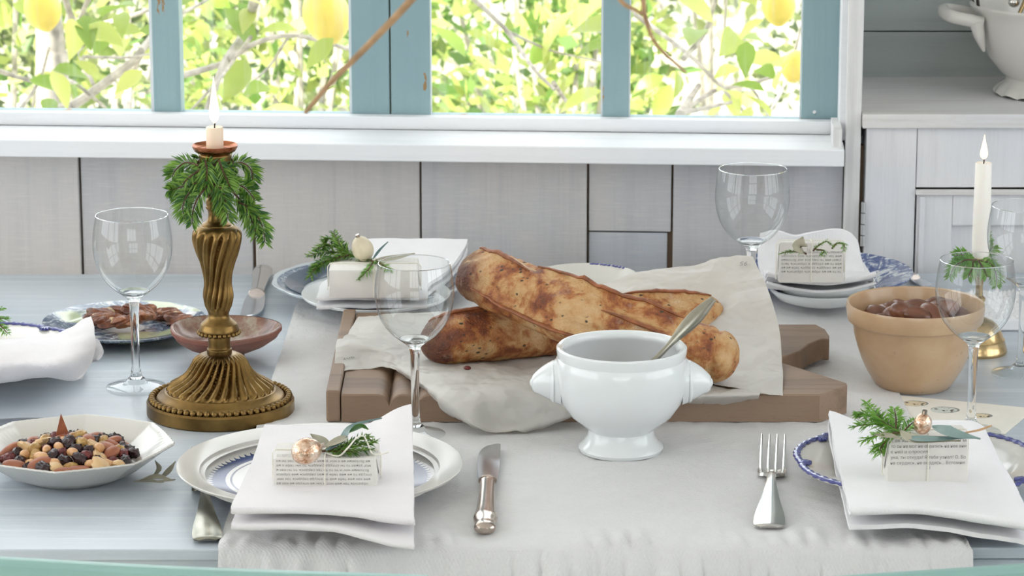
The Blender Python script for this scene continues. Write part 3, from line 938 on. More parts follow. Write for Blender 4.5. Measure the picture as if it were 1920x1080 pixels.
def chair(px0, py0, px1, py1, label, zr=.10):
    a, b = at(px0, py0, zr), at(px1, py1, zr)
    c = (a + b) / 2
    ang = math.atan2(b.y - a.y, b.x - a.x)
    w = (b - a).length
    root = empty('metal_chair', (c.x, c.y, 0), ang, label, 'chair', 'teal chairs on the near side of the table')
    h = T + zr
    pts = spline([(-w / 2, .0, h - .018), (-w / 4, -.004, h - .018), (0, -.006, h - .018), (w / 4, -.004, h - .018), (w / 2, 0, h - .018)], 24)
    mb = MB()
    P = []
    prof = [(-.009, -.05), (-.010, .0), (-.008, .015), (-.004, .018), (.004, .018), (.008, .015), (.010, 0), (.009, -.05)]
    vs, fs = [], []
    for p in pts:
        for (dy, dz_) in prof: vs.append((p.x, p.y + dy, p.z + dz_))
    m = len(prof)
    for i in range(len(pts) - 1):
        for k in range(m):
            l = (k + 1) % m
            fs.append((i * m + k, i * m + l, (i + 1) * m + l, (i + 1) * m + k))
    fs += [tuple(range(m)), tuple((len(pts) - 1) * m + k for k in range(m))]
    mb.add(vs, fs).build('crest_rail', M['teal_chip'], root)
    sw = w * .46
    for s in (-1, 1):
        MB().tube(spline([(s * sw, .03, .45), (s * sw, .01, .6), (s * (w / 2 - .015), 0, h - .03)], 12), .011, 10).build('back_post', M['teal_chip'], root)
        MB().tube([(s * sw, .04, .45), (s * (sw + .01), -.03, 0)], [.013, .011], 10).build('leg', M['teal_chip'], root)
        MB().tube([(s * sw, .36, .45), (s * (sw + .01), .39, 0)], [.013, .011], 10).build('leg', M['teal_chip'], root)
    for x in (-.09, 0, .09):
        MB().box(x - .012, x + .012, .012, .020, .45, h - .06, .001).build('slat', M['teal_chip'], root, smooth=False)
    MB().prism([(-sw - .012, .02), (sw + .012, .02), (sw + .02, .2), (sw, .39), (-sw, .39), (-sw - .02, .2)], .435, .455, .004).build('seat', M['teal_chip'], root, smooth=False)
chair(-150, 1037, 800, 1081, 'teal painted chair with a clean crest rail, nearest the octagonal dish')
chair(1565, 1083, 2450, 1012, 'teal painted chair with rusty chipped crest rail, by the gadroon-rimmed plate')

# ------------------------------------------------------------------ lathe dishes
def lathe_thing(name, prof, mat, loc, label, cat, n=72, fn=None, rz=0, group=None, rot=None):
    o = MB().lathe(prof, n, fn).build(name, mat, None, loc, rot or (0, 0, rz))
    return tag(o, label, cat, group)
def plate_prof(r, h, well=.62, t=.004, foot=.5):
    return [(0, .004), (r * foot - .003, .004), (r * foot, 0), (r * foot + .003, .0005), (r * well + .004, .006 + h * .12), (r * .8, h * .66), (r * .985, h - t * .7), (r, h - t * .1), (r * .995, h + .0004), (r * .97, h - .0002),
            (r * .84, h * .72 + t * .55), (r * well + .003, h * .42 + .003), (r * well - .004, .0085), (r * well * .5, .0075), (0, .0072)]
RZ = .0042                                # top of the linen

# front left plate
pc = at(600, 900, .010); PFL = Vector((pc.x, pc.y, T + RZ))
rFL = mpx(268, pc)
o = lathe_thing('dinner_plate', plate_prof(rFL, .022, .80), M['banded_plate'], PFL, 'white dinner plate with a toothed cobalt band, under the flat text-wrapped parcel', 'plate', 128)
# front right plate: gadrooned cobalt rim
pc = at(1722, 893, .010); PFR = Vector((pc.x, pc.y, T + RZ))
rFR = mpx(230, pc)
def scal(r0, amp, n):
    def fn(r, z, a, i):
        k = max(0, (r / r0 - .75) / .25)
        return r * (1 + amp * k * abs(math.sin(n * a / 2)) - amp * k * .5), z
    return fn
def gadroon_plate(loc, r, label, rz=0):
    root = empty('rimmed_plate', loc, rz, label, 'plate')
    MB().lathe(plate_prof(r, .022, .68), 144, scal(r, .03, 8)).build('dish', M['cream_glaze'], root)
    mb = MB()
    n = 192
    pts = []
    sc = scal(r, .03, 8)
    for k in range(n + 1):
        a = 2 * PI * k / n
        rr, _ = sc(r * .985, 0, a, 0)
        pts.append(Vector((rr * math.cos(a), rr * math.sin(a), .0222)))
    rads = [.0032 + .0009 * math.sin(k * 2.1) for k in range(n + 1)]
    mb.tube(pts, rads, 8, cap=False, flat=.6)
    mb.build('rim_band', M['blue_glaze'], root)
    for k in range(8):
        a = 2 * PI * (k + .04) / 8
        rr, _ = sc(r * .97, 0, a, 0)
        q = MB()
        for d in (-1, -.5, 0, .5, 1):
            c0 = Vector((0, 0, 0))
            q.tube([Vector((rr * math.cos(a), rr * math.sin(a), .0225)) + Vector((math.cos(a + d * .9), math.sin(a + d * .9), .0)) * (t_ * .012 - .008) for t_ in (0, .5, 1)], [.0012, .0026, .0014], 6)
        q.build('shell_ornament', M['blue_glaze'], root)
    return root
gadroon_plate(PFR, rFR, 'cream plate with a raised cobalt rim, under the parcel with upright print', R(5))
pc = at(-38, 672, .012); PLE = Vector((pc.x, pc.y, T))
gadroon_plate(PLE, mpx(196, pc), 'cream plate with a cobalt edge, under the bunched napkin by the octagonal dish', R(10))

# pecan plate
pc = at(234, 607, .012); PPL = Vector((pc.x, pc.y, T)); rP = mpx(154, pc)
lathe_thing('nut_plate', plate_prof(rP, .016, .72), M['transfer_slate'], PPL, 'blue and green printed plate holding shelled pecan halves', 'plate', 96)
# back left platter and small white plate
pc = at(694, 543, .012); PBL = Vector((pc.x, pc.y, T + RZ)); rB = mpx(183, pc)
root = empty('blue_platter', PBL, 0, 'dark blue platter with a printed scalloped rim, under the plain cream parcel', 'plate')
MB().lathe(plate_prof(rB, .02, .7), 128, scal(rB, .02, 12)).build('dish', M['slate_platter'], root)
MB().lathe([(rB * .68, .0098), (rB * .7, .0118), (rB * .82, .0172), (rB * .87, .0186), (rB * .87, .0180), (rB * .7, .0095)], 96, close=True).build('rim_print', M['platter_well'], root)
pc = at(705, 552, .026); PBLs = Vector((pc.x, pc.y, T + RZ + .0078)); rBs = mpx(140, pc)
lathe_thing('side_plate', plate_prof(rBs, .016, .7), M['white_glaze'], PBLs, 'small white plate stacked on the dark blue platter', 'plate', 96)
# back right: blue willow platter and stacked white bowls
pc = at(1535, 527, .016); PBR = Vector((pc.x, pc.y, T + RZ)); rBR = mpx(176, pc)
lathe_thing('willow_platter', plate_prof(rBR, .024, .66), M['transfer_blue'], PBR, 'cobalt printed platter under the stacked white bowls', 'plate', 96)
pc = at(1541, 553, .02); PB2 = Vector((pc.x, pc.y, T + RZ + .0078)); rb2 = mpx(100, pc)
def bowl_prof(r, h, t=.003): return [(0, .003), (r * .52, .003), (r * .55, 0), (r * .6, .001), (r * .84, h * .34), (r * .97, h * .8), (r, h), (r - t * .6, h + .0008), (r - t, h - .001), (r * .93 - t, h * .75), (r * .8 - t, h * .4 + t), (r * .5, .0062), (0, .006)]
lathe_thing('white_bowl', bowl_prof(rb2, .017), M['white_glaze'], PB2, 'shallow white bowl resting on the cobalt printed platter', 'bowl', 80)
lathe_thing('white_bowl', bowl_prof(rb2 * .97, .017), M['white_glaze'], PB2 + Vector((.001, 0, .0085)), 'shallow white bowl nested in the other, right under the folded napkin', 'bowl', 80)
# cream dish behind the bread
pc = at(1098, 530, .03); PCD = Vector((pc.x, pc.y, T + RZ)); rcd = mpx(100, pc)
cdish = empty('cream_dish', PCD, 0, 'cream oval dish with a blue sprig on its rim, behind the bread', 'bowl')
MB().lathe(bowl_prof(rcd, .034), 80).build('dish', M['cream_glaze'], cdish)
q = MB()
for k in range(9):
    a = R(40 + k * 5.0)
    p = Vector((rcd * .975 * math.cos(a), rcd * .975 * math.sin(a), .0338))
    q.ball(p, (.0032 + .001 * (k % 3), .0016, .0012), 8, 5)
q.build('sprig_print', M['blue_glaze'], cdish)
# left-edge bowl below napkin is the gadroon plate; octagonal dish
pc = at(135, 852, .02); POC = Vector((pc.x, pc.y, T)); rO = mpx(190, pc)
def octo(r, z, a, i):
    k = max(0, min(1, (r / rO - .55) / .4))
    s = PI / 4
    m = (a + .02) % s - s / 2
    f = 1 + (math.cos(s / 2) / math.cos(m) * 1.03 - 1) * .8
    rib = .005 * math.sin(a * 90) * max(0, (r / rO - .85) / .15)
    return r * (1 + (f - 1) * k + rib), z
lathe_thing('octagonal_dish', [(0, .004), (rO * .42, .004), (rO * .45, 0), (rO * .5, .001), (rO * .7, .010), (rO * .9, .024), (rO * .985, .0292), (rO, .0305), (rO * .99, .0318), (rO * .96, .031), (rO * .9, .0275), (rO * .66, .014), (rO * .6, .0085), (rO * .3, .0075), (0, .0072)],
            M['aged_glaze'], POC, 'octagonal ribbed cream dish holding mixed nuts and raisins', 'bowl', 240, octo)
# terracotta bowl
pc = at(424, 672); PTB = Vector((pc.x, pc.y, T)); rT = mpx(104, pc)
tbr = empty('terracotta_bowl', PTB, 0, 'rough terracotta bowl with a worn pale rim behind the brass candlestick', 'bowl')
wob = lambda r, z, a, i: (r * (1 + .012 * math.sin(3 * a + 1) + .006 * math.sin(7 * a)), z + .0012 * math.sin(2 * a + 2) * (r / rT))
MB().lathe([(0, .001), (rT * .30, 0), (rT * .33, .001), (rT * .32, .007), (rT * .45, .0085), (rT * .74, .0155), (rT * .92, .0225), (rT * .955, .026), (rT, .029), (rT * 1.0, .0325), (rT * .97, .0338)], 72, wob, cap=False).build('outside', M['terracotta'], tbr)
MB().lathe([(rT * .985, .0334), (rT * .95, .0336), (rT * .91, .031), (rT * .84, .024), (rT * .6, .0145), (rT * .3, .0105), (0, .0102)], 72, wob, cap=False).build('glazed_inside', M['terracotta_glazed'], tbr)

# yellow ware bowl
pc = at(1712, 724); PYB = Vector((pc.x, pc.y, T)); rY = mpx(129, pc); hY = .087
lathe_thing('mixing_bowl', [(0, .003), (rY * .46, .003), (rY * .49, 0), (rY * .53, .0015), (rY * .60, .008), (rY * .70, .020), (rY * .765, .030), (rY * .825, .042), (rY * .875, .054), (rY * .905, hY - .0205), (rY * .915, hY - .0195), (rY * .965, hY - .0185), (rY * .98, hY - .0165), (rY * 1.0, hY - .004), (rY * .985, hY), (rY * .955, hY - .001), (rY * .93, hY - .010), (rY * .80, .043), (rY * .6, .010), (0, .008)],
            M['yellow_ware'], PYB, 'tan yellow ware mixing bowl filled with unshelled pecans', 'bowl', 96)

# white footed tureen with lion heads
pc = at(1164, 849); PTU = Vector((pc.x, pc.y, T + RZ - .0008)); k_ = mpx(1, pc)
tur = empty('footed_tureen', PTU, 0, 'white porcelain footed tureen with lion head knobs before the bread', 'tureen')
prof = [(0, .008), (60 * k_, .006), (72 * k_, .001), (78 * k_, 0), (80 * k_, .003), (78 * k_, .0055), (70 * k_, .009), (63 * k_, .015), (61 * k_, .020), (68 * k_, .0235), (95 * k_, .034), (113 * k_, .047), (122.5 * k_, .060), (125 * k_, .072), (124 * k_, .082), (121.5 * k_, .088), (119.5 * k_, .0895), (120 * k_, .091), (122 * k_, .096), (121.5 * k_, .0985), (118 * k_, .1000), (112 * k_, .0992), (108 * k_, .0965), (107.5 * k_, .0925), (111 * k_, .090), (114 * k_, .08), (116 * k_, .07), (110 * k_, .055), (85 * k_, .038), (40 * k_, .031), (0, .030)]
MB().lathe(prof, 96).build('body', M['white_glaze'], tur)
for s in (-1, 1):
    mb = MB()
    x0 = 117 * k_
    mb.tube(spline([(s * x0, 0, .066), (s * (x0 + .008), 0, .0655), (s * (x0 + .016), 0, .0645), (s * (x0 + .022), 0, .0635), (s * (x0 + .0255), 0, .0632)], 12), [.0205, .0200, .0190, .0176, .0160, .0142, .0124, .0106, .0092, .0082, .0066, .0030], 20)
    mb.tube([(s * (x0 - .002), 0, .066), (s * (x0 + .0035), 0, .066)], [.0225, .0205], 24)
    mb.ball((s * (x0 + .0215), 0, .0645), (.0055, .0075, .0058), 14, 9)
    mb.ball((s * (x0 + .011), -.0085, .0700), (.0048, .0055, .0050), 12, 8)
    mb.ball((s * (x0 + .011), .0085, .0700), (.0048, .0055, .0050), 12, 8)
    mb.ball((s * (x0 + .005), 0, .0655), (.0055, .0205, .0200), 24, 12)
    mb.build('lion_head', M['white_glaze'], tur)
sauce = MB().lathe([(0, .048), (60 * k_, .0485), (100 * k_, .048), (104 * k_, .046), (60 * k_, .034), (0, .033)], 48, lambda r, z, a, i: (r, z + (.004 * noise.noise(Vector((r * 150 * math.cos(a), r * 150 * math.sin(a), 1))) if i < 3 else 0)))
tag(sauce.build('berry_relish', M['cranberry'], None, PTU), 'dark red berry relish inside the white footed tureen', 'relish')
for (x, y) in ((-.046, -.004), (-.040, .006), (-.048, .010), (-.034, .0), (-.041, -.012)):
    tag(MB().ball((0, 0, 0), (.0042, .0036, .0034), 10, 7, lambda x, y, z: 1 + .2 * noise.noise(Vector((x, y, z)) * 3)).build('berry', M['cranberry'], None, PTU + Vector((x, y, .0535))), 'dark red berry on the relish in the tureen', 'berry', 'berries in the tureen')
# spoon in the tureen
s0 = PTU + Vector((-.008, -.004, .052)); s1 = atY(1226, 676, PTU.y + .012); s2 = atY(1275, 625, PTU.y + .02); s3 = atY(1338, 560, PTU.y + .03)
sp = empty('serving_spoon', s0, 0, 'tarnished silver spoon leaning in the white footed tureen', 'spoon')
W = spline([s0, s1, s2, s3], 30)
MB().tube([p - s0 for p in W], [.0026 if k < 14 else .0026 + .0042 * math.sin(PI * ((k - 14) / 15.0) ** 1.3 * .92) ** 1.5 for k in range(30)], 12, flat=.45, up=(0, -1, .3)).build('handle', M['silver_old'], sp)
MB().ball((-.006, 0, -.0015), (.017, .011, .004), 16, 8).build('spoon_bowl', M['silver_old'], sp)

# big compote on the hutch
pc = atY(1968, 176, 3.75); pc.z = zl; PCO = Vector((pc.x, 3.75, zl)); k2 = mpx(1, PCO)
com = empty('handled_compote', PCO, 0, 'cream ironstone bowl with a curved handle and scalloped foot on the hutch ledge', 'bowl')
fs_ = lambda r, z, a, i: (r * (1 + (.035 * abs(math.sin(8 * a)) if i in (2, 3, 4, 5) else 0)), z + (.003 * abs(math.sin(8 * a)) if i in (2, 3) else 0))
MB().lathe([(0, .01), (80 * k2, .006), (98 * k2, .0), (103 * k2, .001), (101 * k2, .006), (95 * k2, .011), (84 * k2, .017), (82 * k2, .021), (95 * k2, .028), (118 * k2, .046), (134 * k2, .07), (144 * k2, .092), (148 * k2, .100), (154 * k2, .104), (155 * k2, .107), (152 * k2, .109), (146 * k2, .106), (140 * k2, .098), (128 * k2, .07), (100 * k2, .040), (0, .03)], 96, fs_).build('body', M['aged_glaze'], com)
for s in (-1, 1):
    path = spline([(s * 138 * k2, -.034, .090), (s * 170 * k2, -.034, .094), (s * 196 * k2, -.026, .097), (s * 204 * k2, 0, .098), (s * 196 * k2, .026, .097), (s * 170 * k2, .034, .094), (s * 138 * k2, .034, .090)], 30)
    MB().tube(path, .007, 12, flat=1.1).build('handle', M['aged_glaze'], com)
    MB().tube(spline([(s * 150 * k2, -.034, .091), (s * 143 * k2, -.034, .074), (s * 133 * k2, -.03, .056)], 10), [.009, .0085, .008, .0075, .007, .006, .005, .004, .003, .0015], 10).build('bracket', M['aged_glaze'], com)
for kk, (a, b) in enumerate((((1826, 14), (1812, -40)), ((1832, 16), (1828, -50)))):
    p0, p1 = atY(a[0] + 4, a[1] + 12, 3.77), atY(b[0], b[1], 3.78)
    p0 = p0 + (p0 - p1) * .5
    tag(MB().tube([(0, 0, 0), (p1 - p0) * .5, p1 - p0], [.0022, .002, .0014], 8).build('dry_pod', M['iron_dark'], None, p0), 'thin dark stick standing in the cream ironstone bowl', 'stick', 'sticks in the ironstone bowl')
p0, p1 = atY(1908, 26, 3.72), atY(1925, -4, 3.72)
orn = empty('brass_ladle', p0, 0, 'brass handled utensil lying in the cream ironstone bowl', 'utensil')
MB().tube([(0, 0, -.004), (p1 - p0), (p1 - p0) * 3], [.004, .0055, .004], 10, flat=.5).build('handle', M['bright_brass'], orn)
MB().ball((-.003, .01, .012), (.007, .005, .006), 12, 8).build('bulb_tip', M['silver'], orn)

# ------------------------------------------------------------------ wine glasses
def glass(px, py, label, s=1.0):
    p = at(px, py)
    on_linen = False
    root = empty('wine_glass', Vector((p.x, p.y, T + .0002)), 0, label, 'wine glass', 'stemmed wine glasses on the table')
    root.scale = (s, s, s)
    return root
def glass_parts(root):
    # bowl: outer and inner skin of one thin wall
    bo = [(.0045, .0945), (.011, .0962), (.0215, .1035), (.0312, .1150), (.0366, .1275), (.0391, .1400), (.0394, .1510), (.0380, .1640), (.0357, .1770)]
    bo = [(v.x, v.y) for v in spline([(a, b, 0) for a, b in bo], 34)]
    MB().lathe(bo, 64, cap=False).build('bowl', M['bowl_glass'], root, angle=80)
    stem = [(0, .0935), (.010, .0985), (.0150, .1000), (.0158, .0992), (.0110, .0955), (.0066, .0915), (.0050, .085), (.0043, .065), (.0041, .04), (.0044, .022), (.0060, .0125), (.0085, .0098), (0, .009)]
    MB().lathe([(v.x, v.y) for v in spline([(a, b, 0) for a, b in stem[1:-1]], 40)], 32).build('stem', M['clear_glass'], root, angle=80)
    foot = [(0, .0102), (.0085, .0098), (.0095, .0085), (.0105, .0068), (.0135, .0058), (.022, .0036), (.029, .0022), (.0302, .0015), (.0298, .0004), (.028, 0), (.020, .0004), (0, .0012)]
    MB().lathe(foot[:8], 64, cap=False).build('foot', M['bowl_glass'], root, angle=50)
    MB().lathe([(.0352, .1767), (.0359, .1767), (.0360, .1771), (.0356, .1775), (.0352, .1772)], 64, close=True).build('rim', M['clear_glass'], root)
g0 = glass(256, 727, 'wine glass beside the bunched napkin, before the pecan plate')
glass_parts(g0)
for (px, py, lab, s, onl) in ((779, 823, 'wine glass standing before the carved left end of the bread board', .945, 1), (1820, 812, 'wine glass with its foot on the speckled egg card', .955, 0),
                        (1406, 628, 'wine glass half hidden behind the raised sheet of baking paper', 1.0, 1), (1914, 702, 'wine glass next to the white embossed slab', 0.99, 0)):
    p = at(px, py)
    c = dup(g0, (p.x, p.y, T + (RZ - .0004 if onl else .0012 if px == 1822 else .0002)))
    c['label'] = lab
    c.scale = (s, s, s)

# ------------------------------------------------------------------ candlesticks
pc = at(414, 773); PCS = Vector((pc.x, pc.y, T))
cs = empty('brass_candlestick', PCS, 0, 'tall antique brass candlestick with spiral flutes and a beaded base', 'candlestick')
def flute(n, tw, amp, z0, z1):
    def fn(r, z, a, i):
        k = min(1, max(0, (z - z0) / .004)) * min(1, max(0, (z1 - z) / .006))
        f = abs(math.sin(n * (a + tw * (z - z0)) / 2))
        return r * (1 + amp * k * (f - .6)), z
    return fn
def dense(pr, n): return [(max(0, v.x), v.y) for v in spline([(a, b, 0) for a, b in pr], n)]
MB().lathe([(0, 0), (.0705, 0), (.0718, .0015), (.0718, .0125), (.0700, .0145), (.0690, .0140), (.0640, .0135), (.0620, .0170), (.0600, .0190), (.0560, .0205), (.0545, .0230), (.0535, .0238), (.052, .0238), (0, .0238)], 96).build('base', M['old_brass'], cs)
bead = MB().ball((0, 0, 0), .0034, 10, 7).mesh('bead', M['old_brass'])
for k in range(60):
    a = 2 * PI * k / 60
    link('bead', bead, cs, (.0666 * math.cos(a), .0666 * math.sin(a), .0160))
MB().lathe(dense([(.0525, .0236), (.0500, .0262), (.0430, .0310), (.0360, .0355), (.0310, .0405), (.0275, .046), (.0253, .0505), (.0225, .0555), (.0175, .0590), (.012, .0600)], 50), 192, flute(28, -12, .20, .0236, .060), cap=False).build('bell', M['old_brass'], cs)
MB().lathe(dense([(.0122, .0590), (.0122, .0640), (.0110, .0660), (.0108, .0740), (.0112, .0775), (.0165, .0795), (.0195, .083), (.0180, .0885), (.0165, .0905), (.0115, .0950), (.0100, .0985), (.0110, .1030)], 60), 48).build('knop', M['old_brass'], cs)
bead2 = MB().ball((0, 0, 0), .0022, 8, 6).mesh('bead', M['old_brass'])
for k in range(26):
    a = 2 * PI * k / 26
    link('bead', bead2, cs, (.0195 * math.cos(a), .0195 * math.sin(a), .0808))
MB().lathe(dense([(.0108, .1015), (.0122, .1070), (.0138, .1155), (.0134, .122), (.0125, .129), (.0133, .138), (.0158, .149), (.0190, .159), (.0218, .170), (.0226, .1775), (.0212, .1830), (.0170, .1865), (.0145, .1870)], 80), 144, flute(14, -13, .20, .103, .184)).build('baluster', M['old_brass'], cs)
MB().lathe(dense([(.0148, .1855), (.0142, .1880), (.0100, .1910), (.0080, .1960), (.0084, .2010), (.0100, .2035), (.0102, .2055), (.0096, .2065), (.0100, .2110), (.0078, .2150), (.0065, .2190), (.0090, .2240), (.0135, .2370), (.0155, .2520), (.0150, .2570), (.010, .258)], 90), 48).build('neck_and_cup', M['old_brass'], cs)
for k in range(14):
    a = 2 * PI * k / 14
    link('bead', bead2, cs, (.0080 * math.cos(a), .0080 * math.sin(a), .2165))
MB().lathe([(0, .2565), (.0150, .2570), (.0195, .2595), (.0215, .2630), (.0219, .2650), (.0213, .2655), (.0205, .2640), (.0170, .2612), (.011, .2608), (0, .2606)], 64).build('drip_pan', M['copper'], cs)
def candle(loc, r, h, fl, fw, wax, label, taper=1.0):
    root = empty('candle', loc, 0, label, 'candle')
    MB().lathe([(0, 0), (r, 0), (r, h * .3), (r * taper, h - .0012), (r * taper * .93, h), (r * .6, h - .0006), (0, h - .0012)], 32).build('wax', wax, root)
    MB().tube([(0, 0, h - .002), (.0003, 0, h + .003), (.0008, 0, h + .0065)], .0007, 6).build('wick', M['wick'], root)
    pr = dense([(.0006, h + .0035), (fw * .8, h + .0035 + fl * .1), (fw, h + .0035 + fl * .24), (fw * .72, h + .0035 + fl * .48), (fw * .32, h + .0035 + fl * .75), (.0001, h + .0035 + fl)], 24)
    fo = MB().lathe(pr, 20).build('flame', M['flame'], root)
    return root
candle(PCS + Vector((0, 0, .2602)), .0083, .0225, .046, .0050, M['wax_peach'], 'short peach candle stub burning with a tall flame in the drip pan')

pc = at(1832, 660); PC2 = Vector((pc.x, pc.y, T)); k3 = mpx(1, pc)
c2 = empty('small_candlestick', PC2, 0, 'low bright brass candlestick with a domed base behind the tan bowl', 'candlestick')
MB().lathe([(0, 0), (54 * k3, 0), (56 * k3, .0018), (56 * k3, .0035), (54 * k3, .0065), (51 * k3, .013), (51.5 * k3, .0145), (49 * k3, .0155), (44 * k3, .0225), (37 * k3, .029), (28 * k3, .0335), (18 * k3, .036), (9 * k3, .038), (7 * k3, .045), (7.5 * k3, .053), (12 * k3, .0555), (12 * k3, .0585), (7 * k3, .061), (6.5 * k3, .072), (9 * k3, .078), (16 * k3, .081), (24 * k3, .0835), (25 * k3, .085), (20 * k3, .0850), (0, .0845)], 64).build('stand', M['bright_brass'], c2)
MB().lathe([(0, .0840), (13 * k3, .0845), (17.5 * k3, .090), (18 * k3, .101), (17 * k3, .102), (0, .1015)], 40).build('cup', M['bright_brass'], c2)
pt = atY(1833, 305, PC2.y); hC = pt.z - (T + .1012)
candle(PC2 + Vector((0, 0, .1012)), 16.5 * k3, hC, .026, .0040, M['wax_white'], 'tall white taper candle burning in the low brass candlestick', .92)

# ------------------------------------------------------------------ evergreen sprigs
def sprig(root, paths, nl=.012, dens=.0017, mat='needle', seed=1, spread=1.0, flatn=(0, 0, 1), origin=None, taper=True, rad=.0009):
    """paths: list of world polylines; stem and needles become parts of root"""
    rr = random.Random(seed)
    o = origin if origin is not None else Vector(root.location)
    st, nd = MB(), MB()
    for pts in paths:
        L = sum((Vector(pts[i + 1]) - Vector(pts[i])).length for i in range(len(pts) - 1))
        n = max(6, int(L / dens))
        W = spline(pts, n)
        st.tube([p - o for p in W], [rad * (1.2 - .8 * k / (n - 1)) for k in range(n)], 6)
        fl = Vector(flatn).normalized()
        for k in range(1, n):
            t = (W[min(k + 1, n - 1)] - W[k - 1]).normalized()
            sd_ = t.cross(fl)
            if sd_.length < .05: sd_ = t.cross(Vector((1, 0, 0)))
            sd_.normalize()
            up = sd_.cross(t)
            env = (.55 + .45 * math.sin(PI * min(1, k / n * 1.1))) if taper else 1
            for s in (-1, 1):
                for _ in range(2):
                    d = (t * rr.uniform(.45, .9) + sd_ * s * rr.uniform(.55, 1.0) * spread + up * rr.gauss(0.1, .38)).normalized()
                    l = nl * env * rr.uniform(.75, 1.15)
                    w_ = nl * .065
                    c = d.cross(up + Vector((rr.gauss(0, .4), rr.gauss(0, .4), 0))).normalized() * w_
                    p = W[k] - o
                    m = p + d * l * .5
                    nd.add([p, m + c, p + d * l - Vector((0, 0, l * .12)), m - c], [(0, 1, 2, 3)])
    st.build('stem', M['twig_bark'], root)
    me = bpy.data.meshes.new('needles'); me.from_pydata(nd.v, [], nd.f); me.materials.append(M[mat])
    ob = link('needles', me, root); ob['kind'] = 'stuff'
    return root
def W_(px, py, Y): return atY(px, py, Y)
# wreath round the tall candlestick
gr = empty('evergreen_wreath', PCS + Vector((0, 0, .225)), 0, 'fresh evergreen twigs wound round the neck of the tall brass candlestick', 'garland')
Yc = PCS.y
ring = [PCS + Vector((.019 * math.cos(a), .019 * math.sin(a), .232 + .004 * math.sin(2 * a))) for a in [2 * PI * k / 10 for k in range(11)]]
ring2 = [PCS + Vector((.017 * math.cos(a), .017 * math.sin(a), .247 + .003 * math.sin(3 * a))) for a in [2 * PI * k / 10 for k in range(11)]]
def arc(pxs, ys): return [W_(px, py, y) for (px, py), y in zip(pxs, ys)]
f_, b_ = Yc - .02, Yc + .012
paths = [ring, ring2,
    arc([(395, 335), (360, 345), (335, 352), (318, 356)], (f_, f_, Yc, Yc)), arc([(385, 340), (355, 362), (343, 385), (345, 410)], (f_, f_, f_, f_)), arc([(392, 345), (372, 370), (362, 395), (360, 420)], (f_, f_ - .005, f_, f_)),
    arc([(372, 310), (348, 305), (330, 318), (322, 332)], (f_, Yc, Yc, Yc)), arc([(405, 340), (420, 365), (425, 392), (428, 412)], (f_, f_ - .004, f_, f_)), arc([(415, 330), (445, 345), (462, 355), (478, 375)], (f_, Yc, Yc, Yc)),
    arc([(420, 345), (448, 372), (462, 392), (475, 420), (480, 440)], (f_, Yc, Yc, Yc, Yc)), arc([(440, 375), (475, 395), (492, 425), (497, 455)], (Yc, Yc, Yc, Yc)), arc([(425, 310), (452, 305), (470, 318), (474, 345)], (Yc, b_, b_, b_)),
    arc([(385, 300), (388, 322), (386, 350)], (f_, f_ - .004, f_)), arc([(410, 300), (420, 325), (432, 352)], (f_, f_, f_)), arc([(400, 345), (412, 370), (415, 388)], (f_, f_ - .004, f_)), arc([(380, 315), (352, 335), (340, 352), (332, 372)], (f_, f_, Yc, Yc))]
sprig(gr, paths, .0155, .0016, 'needle', 3, 1.0, (0, -1, .3))
gr2 = empty('evergreen_wreath', PC2 + Vector((0, 0, .092)), 0, 'small evergreen twigs wound round the low brass candlestick', 'garland')
Y2 = PC2.y
ring = [PC2 + Vector((.013 * math.cos(a), .013 * math.sin(a), .094)) for a in [2 * PI * k / 10 for k in range(11)]]
paths = [ring, arc([(1830, 488), (1810, 488), (1790, 500), (1780, 520)], (Y2 - .015,) * 4), arc([(1835, 488), (1858, 495), (1868, 515), (1868, 535)], (Y2 - .01,) * 4), arc([(1825, 485), (1805, 478), (1790, 480)], (Y2 - .01,) * 3), arc([(1838, 482), (1845, 462), (1850, 440)], (Y2, Y2, Y2)),
         arc([(1840, 480), (1856, 470), (1862, 462)], (Y2, Y2, Y2)), arc([(1825, 490), (1822, 505), (1815, 520)], (Y2 - .018,) * 3), arc([(1835, 490), (1845, 505), (1850, 518)], (Y2 - .018,) * 3)]
sprig(gr2, paths, .0125, .0011, 'needle_bright', 5, 1.0, (0, -1, .3))
